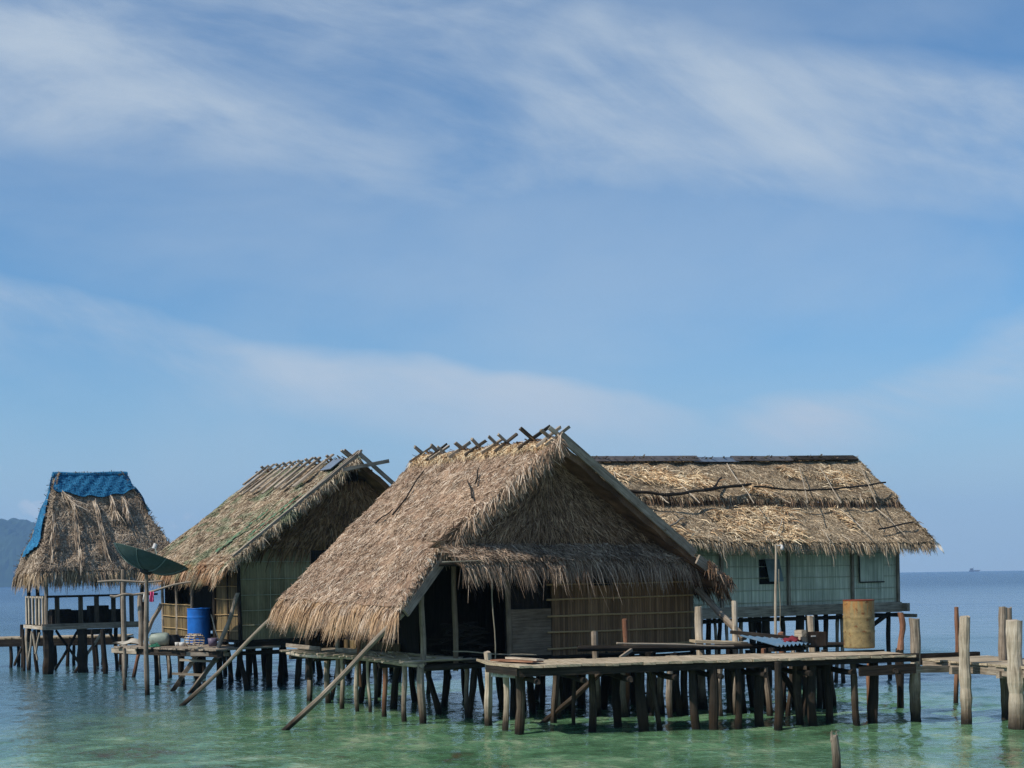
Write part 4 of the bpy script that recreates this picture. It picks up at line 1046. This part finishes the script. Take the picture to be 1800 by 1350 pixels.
# walkway behind the shelter
p, q = at(-60, 1119, 45), at(225, 1110, 45.5); p.z = q.z = .93
wk = thing('walkway', 'narrow plank walkway running behind the net roofed shelter', 'walkway', p)
dr = (q - p).normalized(); pp = Vector((-dr.y, dr.x, 0)); m = M(); n_ = int((q - p).length / .2)
for i in range(n_): m.box(p + dr * (.2 * i + .1) + pp * .6, dr * .094, pp * (.6 + random.uniform(-.04, .04)), UP * .025, 0, .005)
m.build('deck_boards', W_DECK, wk)
M().beam(p - UP * .15, q - UP * .15, .08, .22).build('edge_beam', W_DARK, wk)
M().beam(p - UP * .15 + pp * 1.1, q - UP * .15 + pp * 1.1, .08, .2).build('edge_beam', W_DARK, wk)
for t in (.1, .27, .34, .5, .62, .8, .95):
    for k_ in (.05, 1.05):
        c = lerp(p, q, t) + pp * k_; M().log(Vector((c.x, c.y, -.6)), Vector((c.x, c.y, .8 + (.55 if t == .34 and k_ < .5 else 0))), .06, .05, .02).build('pile', W_DARK, wk)
M().log(at(25, 1170, 44.6), at(42, 1128, 44.6), .04, .04, .01).build('brace', W_DARK, wk)

# ------------------------------------------------------------------ PIER
PZ = 1.18
f0, f1, f2 = zhit(857, 1164, PZ), zhit(912, 1170, PZ), zhit(1618, 1143.5, 1.245)
pier = thing('timber_pier', 'long timber pier with pale boards in front of the nearest hut', 'pier', f1.copy() * 1)
dr = (f2 - f1); dr.z = 0; Lp = dr.length; dr.normalize(); pp = Vector((-dr.y, dr.x, 0)); DW = 1.55
m = M(); n_ = int(Lp / .21)
for i in range(n_):
    c = f1 + dr * (.21 * i + .1)
    m.box(c + pp * (DW / 2 + random.uniform(-.03, .03)) - UP * (.02 + random.uniform(0, .006)), dr * .101, pp * (DW / 2), UP * .02, 0, .006)
for i in range(3):
    t = (i + .5) / 3; c = lerp(f0, f1, t)
    m.box(c + pp * .55 - UP * .02, (f1 - f0) / 6 * .96, pp * .6, UP * .02, 0, .006)
m.build('deck_boards', W_DECK, pier)
M().beam(f1 + pp * .09 - UP * .12, f2 + pp * .09 - UP * .12, .07, .14).build('edge_beam', W_DARK, pier)
M().beam(f0 + pp * .05 - UP * .11, f1 + pp * .05 - UP * .11, .05, .12).build('edge_beam', W_DARK, pier)
M().beam(f1 + pp * 1.4 - UP * .13, f2 + pp * 1.4 - UP * .13, .07, .17).build('edge_beam', W_DARK, pier)
M().beam(f2 - dr * 1.1 + pp * .05 - UP * .33, f2 - dr * .1 + pp * .0 - UP * .3, .08, .16).build('edge_beam', W_DARK, pier)
for i in range(9):
    c = f1 + dr * (.3 + i * Lp / 9); M().log(c - pp * .05 - UP * .27, c + pp * 1.65 - UP * .27, .05, .045, .015).build('crossbeam', W_DARK, pier)
def pile(px, py, r_, mt, top=None, lean=0.0, name='pile', dt=0, parent=None):
    p = zhit(px, py); t = at(px, top, p.y + dt) if top else Vector((p.x, p.y + dt, PZ - .06))
    t.x += lean
    return M().log(p - UP * .6 - Vector((lean * .4, 0, 0)), t, r_ * 1.05, r_ * .92, .02, 10, 10, 0, .09).build(name, mt, parent or pier)
for px, py, r_, mt, top, lean in [(860, 1276, .07, W_TAN, 1146, -.03), (889, 1283, .055, W_TAN, 1178, 0), (913, 1291, .075, W_PILE, 1171, 0), (1010, 1276, .035, W_PILE, None, 0), (1040, 1284, .07, W_PILE, 1163, 0), (974, 1272, .06, W_PILE, None, .05),
                                  (1085, 1278, .075, W_DARK, None, 0), (1130, 1285, .09, W_DARK, None, -.04), (1160, 1283, .05, W_PILE, None, -.18), (1225, 1284, .07, W_DARK, None, -.08), (1257, 1284, .08, W_DARK, None, -.03), (1298, 1282, .065, W_DARK, None, 0),
                                  (1336, 1278, .09, W_DARK, None, 0), (1367, 1282, .07, W_DARK, None, .02), (1405, 1274, .07, W_PILE, None, -.02), (1428, 1276, .085, W_DARK, None, 0), (1456, 1272, .07, W_DARK, None, 0), (1508, 1274, .06, W_PILE, None, -.08), (1536, 1271, .09, W_DARK, None, .0)]:
    pile(px, py, r_, mt, top, lean)
for px, py, r_, mt in [(885, 1245, .06, W_DARK), (935, 1252, .07, W_DARK), (955, 1240, .06, W_DARK), (995, 1250, .07, W_DARK), (1022, 1242, .08, W_DARK), (1060, 1246, .08, W_DARK), (1100, 1243, .06, W_DARK), (1112, 1238, .07, W_DARK), (1145, 1248, .08, W_DARK), (1190, 1252, .08, W_DARK), (1198, 1256, .05, W_DARK),
                       (1240, 1243, .05, W_DARK), (1284, 1236, .06, W_RED), (1290, 1243, .06, W_DARK), (1322, 1244, .06, W_DARK), (1347, 1240, .05, W_RED), (1395, 1242, .05, W_TAN), (1418, 1252, .07, W_DARK), (1450, 1246, .06, W_DARK), (1527, 1250, .06, W_RED), (1580, 1243, .06, W_DARK)]:
    pile(px, py, r_, mt, None, random.uniform(-.06, .06), dt=random.uniform(-.1, .1))
for (x0, y0, x1, y1, r_, mt) in [(948, 1264, 1064, 1176, .05, W_PILE), (1372, 1182, 1400, 1225, .06, W_DARK)]:
    M().log(zhit(x0, y0 + 8) - UP * .05 if x0 < 1000 else at(x0, y0, 25.3), at(x1, y1, 25.0), r_, r_, .015, 8, 8).build('brace', mt, pier)
m = M()  # low platform hidden behind the deck, added to shade the water
w0, w1 = zhit(868, 1163, 1.04), zhit(1500, 1163, 1.04); w0.y = 25.55; w1.y = 26.1
for i in range(34):
    c = lerp(w0, w1, (i + .5) / 34); m.box(c + Vector((-.1, 1.05 + random.uniform(-.05, .05), -.03)), (.1, 0, 0), (0, 1.05, 0), (0, 0, .018), 0, .006)
m.build('shade_platform', W_DARK, pier)
for i in range(22):
    x = random.uniform(w0.x + .3, w1.x + .5); y = random.uniform(25.9, 27.6)
    M().log(Vector((x, y, -.6)), Vector((x + random.uniform(-.12, .12), y, 1.0)), random.uniform(.045, .075), random.uniform(.04, .06), .025, 8, 8, 0, .1).build('pile', random.choice((W_DARK, W_PILE, W_GREY)), pier)
# posts standing up through the pier
for px, y0, y1, z0, r_, mt in [(1098, 1089, 1142, 0, .045, W_RED), (1045, 1110, 1152, 0, .06, W_GREY), (1228, 1067, 1130, 0, .075, W_TAN), (1291, 1057, 1125, 0, .055, W_TAN), (1373, 1112, 1130, 0, .055, W_RED), (1425, 1083, 1125, 0, .06, W_TAN)]:
    d_ = 27.6 if px > 1200 else 26.6
    p = at(px, y0, d_); M().log(Vector((p.x + .05, p.y, -.6)), p, r_ * 1.1, r_, .015, 9, 9, 0, .1).build('post', mt, pier)
M().log(at(1583, 1143, 26.9), at(1583, 1078, 27), .06, .05, .02, 7, 9, 0, .1, .08).build('post', W_RED, pier)
p = at(1583, 1143, 26.9); M().log(Vector((p.x, p.y, -.6)), p, .06, .06, .01).build('pile', W_DARK, pier)
# landing between hut and pier: dark rail and pale plank
M().log(at(1015, 1140, 26.3), at(1500, 1133, 27.6), .055, .05, .01, 10, 9).build('stringer', W_DARK, pier)
M().log(at(1085, 1131, 26.0), at(1290, 1136, 26.6), .02, .018, .01, 8, 7).build('rail', W_GREY, pier)
M().beam(at(1090, 1156, 25.6), at(1110, 1142, 26.0), .05, .05).build('rail', W_GREY, pier)
p, q = at(1217, 1127, 27.5), at(1309, 1130, 27.6)
M().beam(p, q, .55, .05).build('landing_plank', W_DECK, pier)
# name board under the pier end: short worn black marks on white paint
p, q = at(864, 1181, 24.0), at(926, 1186, 23.9)
sg = M().beam(p, q, .02, .15, UP, 0, 0).build('painted_board', WHITE, pier)
sg['label'] = 'white board with worn black marks'
dvx = (q - p).normalized(); nr = Vector((dvx.y, -dvx.x, 0)).normalized(); mk = M()
strokes = {'C': [(0, 0, 0, 1), (0, 0, .8, 0), (0, 1, .8, 1)], 'E': [(0, 0, 0, 1), (0, 0, .8, 0), (0, .5, .6, .5), (0, 1, .8, 1)], 'A': [(0, 0, .4, 1), (.4, 1, .8, 0), (.2, .45, .6, .45)], 'S': [(0, 0, .8, 0), (.8, 0, .8, .5), (0, .5, .8, .5), (0, .5, 0, 1), (0, 1, .8, 1)], 'I': [(.4, 0, .4, 1)], 'B': [(0, 0, 0, 1), (0, 0, .8, 0), (.8, 0, .8, 1), (0, .5, .8, .5), (0, 1, .8, 1)], 'F': [(0, 0, 0, 1), (0, .5, .6, .5), (0, 1, .8, 1)], 'L': [(0, 0, 0, 1), (0, 0, .8, 0)], ' ': []}
for i, ch in enumerate('CEAS I  B FI'):
    for (x0, y0, x1, y1) in strokes[ch]:
        o2 = p + dvx * (.03 + i * .046) + nr * .013 - UP * .035
        mk.beam(o2 + dvx * x0 * .035 + UP * y0 * .07, o2 + dvx * x1 * .035 + UP * y1 * .07, .004, .007, nr, 0, 0)
mk.build('lettering', POT, sg)
p = at(932, 1182, 23.9)
M().lathe(p, [(0, 0), (.03, .01), (.03, .06), (.012, .09), (0, .1)], sides=10).build('insulator', WHITE, pier, True)
tag(M().beam(zhit(871, 1160, PZ + .03), zhit(946, 1163, PZ + .035), .25, .025).build('loose_plank', W_RED), 'brown loose plank lying across the left end of the pier', 'plank')
tag(M().beam(zhit(895, 1156, PZ + .06), zhit(950, 1160, PZ + .06), .16, .025).build('loose_plank', W_TAN), 'pale loose plank lying on the brown one at the left pier end', 'plank')
# rusty oil drum
p = zhit(1510.5, 1139, 1.235)
dm = barrel('oil_drum', p, .275, .87, DRUM_M, 'rusty yellow oil drum standing on the pier', 'oil drum', (.34, .64))
M().lathe(p + UP * .85 + Vector((.1, -.1, 0)), [(0, 0), (.03, 0), (.03, .02), (0, .02)], sides=10).build('bung', POT, dm)
# crate
p = zhit(1434, 1137, 1.232)
cr = thing('wooden_crate', 'dark wooden box with a hand hole left of the oil drum', 'crate', p)
rx = Vector((.93, .36, 0)).normalized(); ry = Vector((-.36, .93, 0)).normalized()
def face(o, du, dv, n_, mt, name):
    return M().panel(o, du, dv, n_, .02).build(name, mt, cr)
wq, dq, hq = .43, .3, .27
c0 = p - rx * .18 - ry * .0
CRM = wood_mat('crate_wood', (52, 40, 32), (78, 62, 50), (98, 80, 66), wet=False)
f_ = face(c0, rx * wq, UP * hq, -ry, CRM, 'side'); face(c0 + ry * dq, rx * wq, UP * hq, ry, CRM, 'side')
face(c0 - rx * .001, ry * dq, UP * hq, -rx, W_TAN, 'end'); face(c0 + rx * wq, ry * dq, UP * hq, rx, CRM, 'end')
face(c0 + UP * .02, rx * wq, ry * dq, UP, CRM, 'bottom')
M().box(c0 + rx * .13 + UP * .2 - ry * .004, rx * .05, ry * .004, UP * .012).build('hand_hole', WHITE, f_)
M().beam(c0 - rx * .1 - ry * .05 + UP * hq * .95, c0 - rx * .1 + ry * .2 + UP * hq * .95, .1, .12).build('cleat', W_TAN, cr)
# corrugated sheet with beam and red cloth
s0, s1, s2, s3 = at(1300, 1117, 27.2), at(1368, 1136, 25.9), at(1425, 1131, 26.2), at(1372, 1117, 27.4)
cs = M(); nu_, nv_ = 60, 6; vs = []
U, V = np.meshgrid(np.linspace(0, 1, nu_), np.linspace(0, 1, nv_))
a4 = [np.array(x[:]) for x in (s0, s3, s1, s2)]
G = a4[0] * (1 - U[..., None]) * (1 - V[..., None]) + a4[1] * U[..., None] * (1 - V[..., None]) + a4[2] * (1 - U[..., None]) * V[..., None] + a4[3] * U[..., None] * V[..., None]
G[..., 2] += .022 * np.sin(U * 6.283 * 8)
G = G.reshape(-1, 3); q_ = [(j * nu_ + i, j * nu_ + i + 1, (j + 1) * nu_ + i + 1, (j + 1) * nu_ + i) for j in range(nv_ - 1) for i in range(nu_ - 1)]; k = nu_ * nv_
cs.add(np.concatenate([G, G - np.array([0, 0, .008])]), q_ + [tuple(x + k for x in reversed(f)) for f in q_], [(0, 0)] * (2 * k))
tag(cs.build('corrugated_sheet', TIN_BLUE, None, True), 'blue grey corrugated roofing sheet leaning at the back edge of the pier', 'roofing sheet')
tag(M().beam(at(1284, 1111, 27.3), at(1408, 1123, 26.7), .07, .07).build('squared_beam', W_DARK), 'dark squared beam lying along the upper edge of the corrugated sheet', 'beam')
tag(M().beam(at(1355, 1142, 26.2) , at(1412, 1139, 26.4), .2, .07).build('timber_block', W_DARK), 'dark timber block under the front edge of the corrugated sheet', 'timber')
m = M(); c = at(1391, 1126, 26.5); nx = 12; vs = []
for j in range(8):
    for i in range(nx):
        x, y = i / (nx - 1) - .5, j / 7 - .5
        vs.append((c + Vector((x * .34, y * .3, .07 * max(0, 1 - 2 * math.hypot(x, y)) + .02 * math.sin(14 * x + 5 * y) + .015 * math.sin(17 * y) + .01 + x * .02)))[:])
q_ = [(j * nx + i, j * nx + i + 1, (j + 1) * nx + i + 1, (j + 1) * nx + i) for j in range(7) for i in range(nx - 1)]; k = len(vs)
m.add(vs + [(x, y, z - .02) for x, y, z in vs], q_ + [tuple(x + k for x in reversed(f)) for f in q_], [(0, 0)] * (2 * k))
tag(m.build('red_rag', REDCLOTH, None, True), 'dark red cloth crumpled on the corrugated sheet', 'cloth')

# ------------------------------------------------------------------ side walkway at the right
WZ = 1.03
g0, g1 = zhit(1620, 1157.3, WZ), zhit(1900, 1179, WZ); g1 = g0 + (g1 - g0) * 1.7
wk = thing('plank_walkway', 'lower plank walkway on thick posts leaving the frame at right', 'walkway', g0)
dr2 = (g1 - g0).normalized(); pp2 = Vector((-dr2.y, dr2.x, 0))
if pp2.y < 0: pp2 = -pp2
m = M(); n_ = int((g1 - g0).length / .2)
for i in range(n_): m.box(g0 + dr2 * (.2 * i + .1) + pp2 * .72 - UP * .02, dr2 * .096, pp2 * (.74 + random.uniform(-.04, .04)), UP * .02, 0, .007)
m.build('deck_boards', W_DECK, wk)
M().beam(g0 + pp2 * .05 - UP * .12, g1 + pp2 * .05 - UP * .12, .07, .15).build('edge_beam', W_GREY, wk)
M().beam(g0 + pp2 * 1.3 - UP * .12, g1 + pp2 * 1.3 - UP * .12, .07, .15).build('edge_beam', W_GREY, wk)
M().beam(g0 - dr2 * .08 + pp2 * .0 - UP * .02, g0 - dr2 * .08 + pp2 * 1.3 - UP * .02, .1, .2).build('end_beam', W_DARK, wk)
for x0, x1, y_ in [(1584, 1668, 1176), (1671, 1762, 1178), (1754, 1840, 1185)]:
    d_ = 24.4 if x0 < 1700 else 23.6
    M().beam(at(x0, y_ + 1, d_), at(x1, y_, d_ + .5), .07, .12).build('crossbeam', W_GREY, wk)
M().beam(f2 - dr * .15 + pp * .05 - UP * .25, f2 - dr * .1 + pp * .0 - UP * .25, .1, .1).build('block', W_WHITE if False else W_TAN, wk)
for px, py, top, r_, mt, tx in [(1612, 1268, 1087, .09, W_GREY, 1607), (1697, 1273, 1084, .095, W_TAN, 1696), (1787, 1281, 1091, .125, W_TAN, 1783), (1681, 1236, 1068, .045, W_RED, 1681), (1766, 1264, 1067, .075, W_GREY, 1763), (1776, 1258, 1068, .06, W_GREY, 1772)]:
    p = zhit(px, py); q = at(tx, top, p.y)
    o = M().log(p - UP * .6, q, r_ * 1.02, r_ * .95, .02, 14, 12, 0, .09).build('post', mt, wk)
for k_ in (0, 1.45):                                   # the next pair of posts, just outside the frame
    c = g0 + (g1 - g0) * .78 + pp2 * k_; M().log(Vector((c.x, c.y - .12, -.6)), Vector((c.x, c.y - .12, 1.75)), .1, .09, .02, 12, 12, 0, .09).build('post', W_TAN, wk)
# lone stump nearest the camera
p = zhit(1470, 1352) if False else at(1470, 1352, 18.2); q = at(1466, 1294, 18.2)
d_ = 18.2
st = M(); st.log(Vector((p.x + .03, d_, -.5)), q, .078, .05, .015, 12, 12, 0, .1)
for i in range(5):
    an = random.uniform(0, 6.28); o2 = Vector((math.cos(an) * .035, math.sin(an) * .035, 0)); st.log(q + o2 - UP * .06, q + o2 * 1.1 + UP * random.uniform(.0, .07), .016, .004, 0, 3, 6)
tag(st.build('broken_post', W_GREY), 'lone broken post with splintered top standing in open water nearest the viewer', 'post')

# ------------------------------------------------------------------ light, sky, air, camera
EL, AZ = R(46), R(240)
sd = Vector((math.sin(AZ) * math.cos(EL), math.cos(AZ) * math.cos(EL), math.sin(EL)))
sun = bpy.data.lights.new('sun', 'SUN'); sun.energy = 3.3; sun.angle = R(.53); sun.color = (1, .94, .84)
so = bpy.data.objects.new('sun', sun); COL.objects.link(so); so.rotation_euler = (-sd).to_track_quat('-Z', 'Y').to_euler(); so.location = (0, 0, 60)

w = bpy.data.worlds.new('World'); SC.world = w; w.use_nodes = True
t = T(w.node_tree); bgn = w.node_tree.nodes['Background']; STR = .1
sky = t.new('ShaderNodeTexSky', sky_type='NISHITA', sun_disc=False); sky.sun_elevation = EL; sky.sun_rotation = AZ; sky.altitude = 0
sky.air_density = 1.0; sky.dust_density = .6; sky.ozone_density = 2.5
g = t.sep(t.new('ShaderNodeTexCoord').outputs['Generated'])
yy = t.math('MAXIMUM', t.math('ABSOLUTE', g[1]), .12)
u = t.math('DIVIDE', g[0], yy); v = t.math('DIVIDE', g[2], yy)
# streaks run down to the right; warped by broad noise
warp = t.noise(t.vec(t.math('MULTIPLY', u, 3.0), t.math('MULTIPLY', v, 6.0), 3.1), 1.0, 4, .55)
wv = t.math('ADD', v, t.math('MULTIPLY', t.math('SUBTRACT', warp, .5), .10))
def lin(a, b): return t.math('ADD', t.math('MULTIPLY', u, a), b)
def band(a, b, lo, hi):
    """soft band above/below the line v = a*u + b"""
    e = t.math('SUBTRACT', wv, lin(a, b)); return t.math('MULTIPLY', t.smooth(e, -lo, lo * .15), t.math('SUBTRACT', 1.0, t.smooth(e, hi * .2, hi)))
sl_ = .2
su_ = t.math('ADD', u, t.math('MULTIPLY', v, .35)); sv_ = t.math('ADD', v, t.math('MULTIPLY', u, sl_))
f1n = t.noise(t.vec(t.math('MULTIPLY', su_, 4.0), t.math('MULTIPLY', sv_, 8.5), .7), 1.0, 8, .57, .55)
f2n = t.noise(t.vec(t.math('MULTIPLY', su_, 10), t.math('MULTIPLY', sv_, 32), 5.7), 1.0, 8, .62, .8)
f3n = t.noise(t.vec(t.math('MULTIPLY', u, 2.2), t.math('MULTIPLY', v, 4.2), 9.3), 1.0, 5, .55, .3)
tex = t.math('ADD', t.math('MULTIPLY', f1n, .52), t.math('ADD', t.math('MULTIPLY', f2n, .14), t.math('MULTIPLY', f3n, .44)))
texs = t.smooth(tex, .42, .70)
b1 = band(-.083, .305, .075, .30)            # broad upper veil, open at the upper right
top = t.math('SUBTRACT', 1.0, t.smooth(t.math('SUBTRACT', wv, lin(-.14, .405)), -.03, .03))
b1 = t.math('MULTIPLY', b1, t.math('MAXIMUM', top, t.math('SUBTRACT', 1.0, t.smooth(u, -.02, .1))))
e2 = t.math('SUBTRACT', wv, lin(-.2, .128))  # lower streak from the left
b2 = t.math('MULTIPLY', t.smooth(e2, -.07, .0), t.math('SUBTRACT', 1.0, t.smooth(e2, .004, .026)))
e3 = t.math('SUBTRACT', wv, lin(.28, .07))   # rising patch at the right
b3 = t.math('MULTIPLY', t.smooth(e3, -.075, -.01), t.math('SUBTRACT', 1.0, t.smooth(e3, -.012, .022)))
b3 = t.math('MULTIPLY', b3, t.math('MULTIPLY', t.smooth(u, .06, .24), 1.25))
b2 = t.math('MULTIPLY', b2, t.math('SUBTRACT', 1.0, t.math('MULTIPLY', t.smooth(u, .0, .22), .7)))
hz = t.math('SUBTRACT', 1.0, t.smooth(v, .0, .2))
cov = t.math('MAXIMUM', t.math('MULTIPLY', b1, .95), t.math('MAXIMUM', b2, b3))
cl = t.math('MULTIPLY', cov, t.math('ADD', t.math('MULTIPLY', texs, .86), .12))
thin = t.math('MULTIPLY', t.smooth(f3n, .36, .75), .42)
cl = t.math('MAXIMUM', cl, thin)
back = t.math('MULTIPLY', t.smooth(g[1], -.1, .1), 1.0)
# small cumulus heads low over the left horizon
cu = t.noise(t.vec(t.math('MULTIPLY', u, 34), t.math('MULTIPLY', v, 40), 2), 1, 5, .55)
cm = t.math('MULTIPLY', t.smooth(t.math('ADD', cu, t.math('MULTIPLY', t.math('SUBTRACT', .045, v), 3.5)), .52, .66), t.math('MULTIPLY', t.smooth(v, .0, .02), t.math('SUBTRACT', 1, t.smooth(u, -.26, -.16))))
skc = t.mix(1.0, sky.outputs[0], (.475, .745, .905, 1), 'MULTIPLY')
hs = lambda c: tuple(x / STR / 1.366 for x in S(*c)[:3]) + (1,)
skc = t.mix(t.math('MULTIPLY', hz, .9), skc, hs((165, 190, 211)))
skc = t.mix(t.math('MULTIPLY', cl, .95), skc, hs((190, 204, 218)))
skc = t.mix(t.math('MULTIPLY', cm, .5), skc, hs((206, 214, 222)))
t.K.new(skc, bgn.inputs[0]); bgn.inputs[1].default_value = STR

hz_ = M(); cx = [(X0 - 60, Y0 - 60, -1.6), (X1 + 60, Y1 + 60, 172)]
c = Vector(((cx[0][0] + cx[1][0]) / 2, (cx[0][1] + cx[1][1]) / 2, (cx[0][2] + cx[1][2]) / 2))
hz_.box(c, ((cx[1][0] - cx[0][0]) / 2, 0, 0), (0, (cx[1][1] - cx[0][1]) / 2, 0), (0, 0, (cx[1][2] - cx[0][2]) / 2))
hm = bpy.data.materials.new('air'); hm.use_nodes = True; tt = hm.node_tree; tt.nodes.clear()
ou = tt.nodes.new('ShaderNodeOutputMaterial'); pv = tt.nodes.new('ShaderNodeVolumePrincipled')
pv.inputs['Color'].default_value = (.38, .64, 1.0, 1); pv.inputs['Density'].default_value = 1.8e-4; pv.inputs['Anisotropy'].default_value = .1
tt.links.new(pv.outputs[0], ou.inputs['Volume'])
HAZE = True
if HAZE: tag(hz_.build('haze', hm), kind='stuff')

cam = bpy.data.cameras.new('camera'); co = bpy.data.objects.new('camera', cam); COL.objects.link(co); SC.camera = co
cam.sensor_width = 36; cam.lens = 36 * F / 1800; cam.clip_start = .1; cam.clip_end = 20000
# level view along +Y, rolled: image centre (900,675) lies above the horizon point by a lens shift
co.location = (0, 0, H)
from mathutils import Matrix, Euler
co.rotation_euler = (Euler((math.pi / 2, 0, 0)).to_matrix() @ Matrix.Rotation(ROLL, 3, 'Z').inverted()).to_euler()
cam.shift_y = (HY - 675) / 1800

SC.render.engine = 'CYCLES'
SC.cycles.use_denoising = True; SC.cycles.denoising_prefilter = 'NONE'
SC.cycles.max_bounces = 6; SC.cycles.diffuse_bounces = 3; SC.cycles.glossy_bounces = 3; SC.cycles.transmission_bounces = 2; SC.cycles.volume_bounces = 1
SC.cycles.sample_clamp_indirect = 4
SC.view_settings.view_transform = 'Standard'; SC.view_settings.look = 'None'; SC.view_settings.exposure = .45; SC.view_settings.gamma = 1
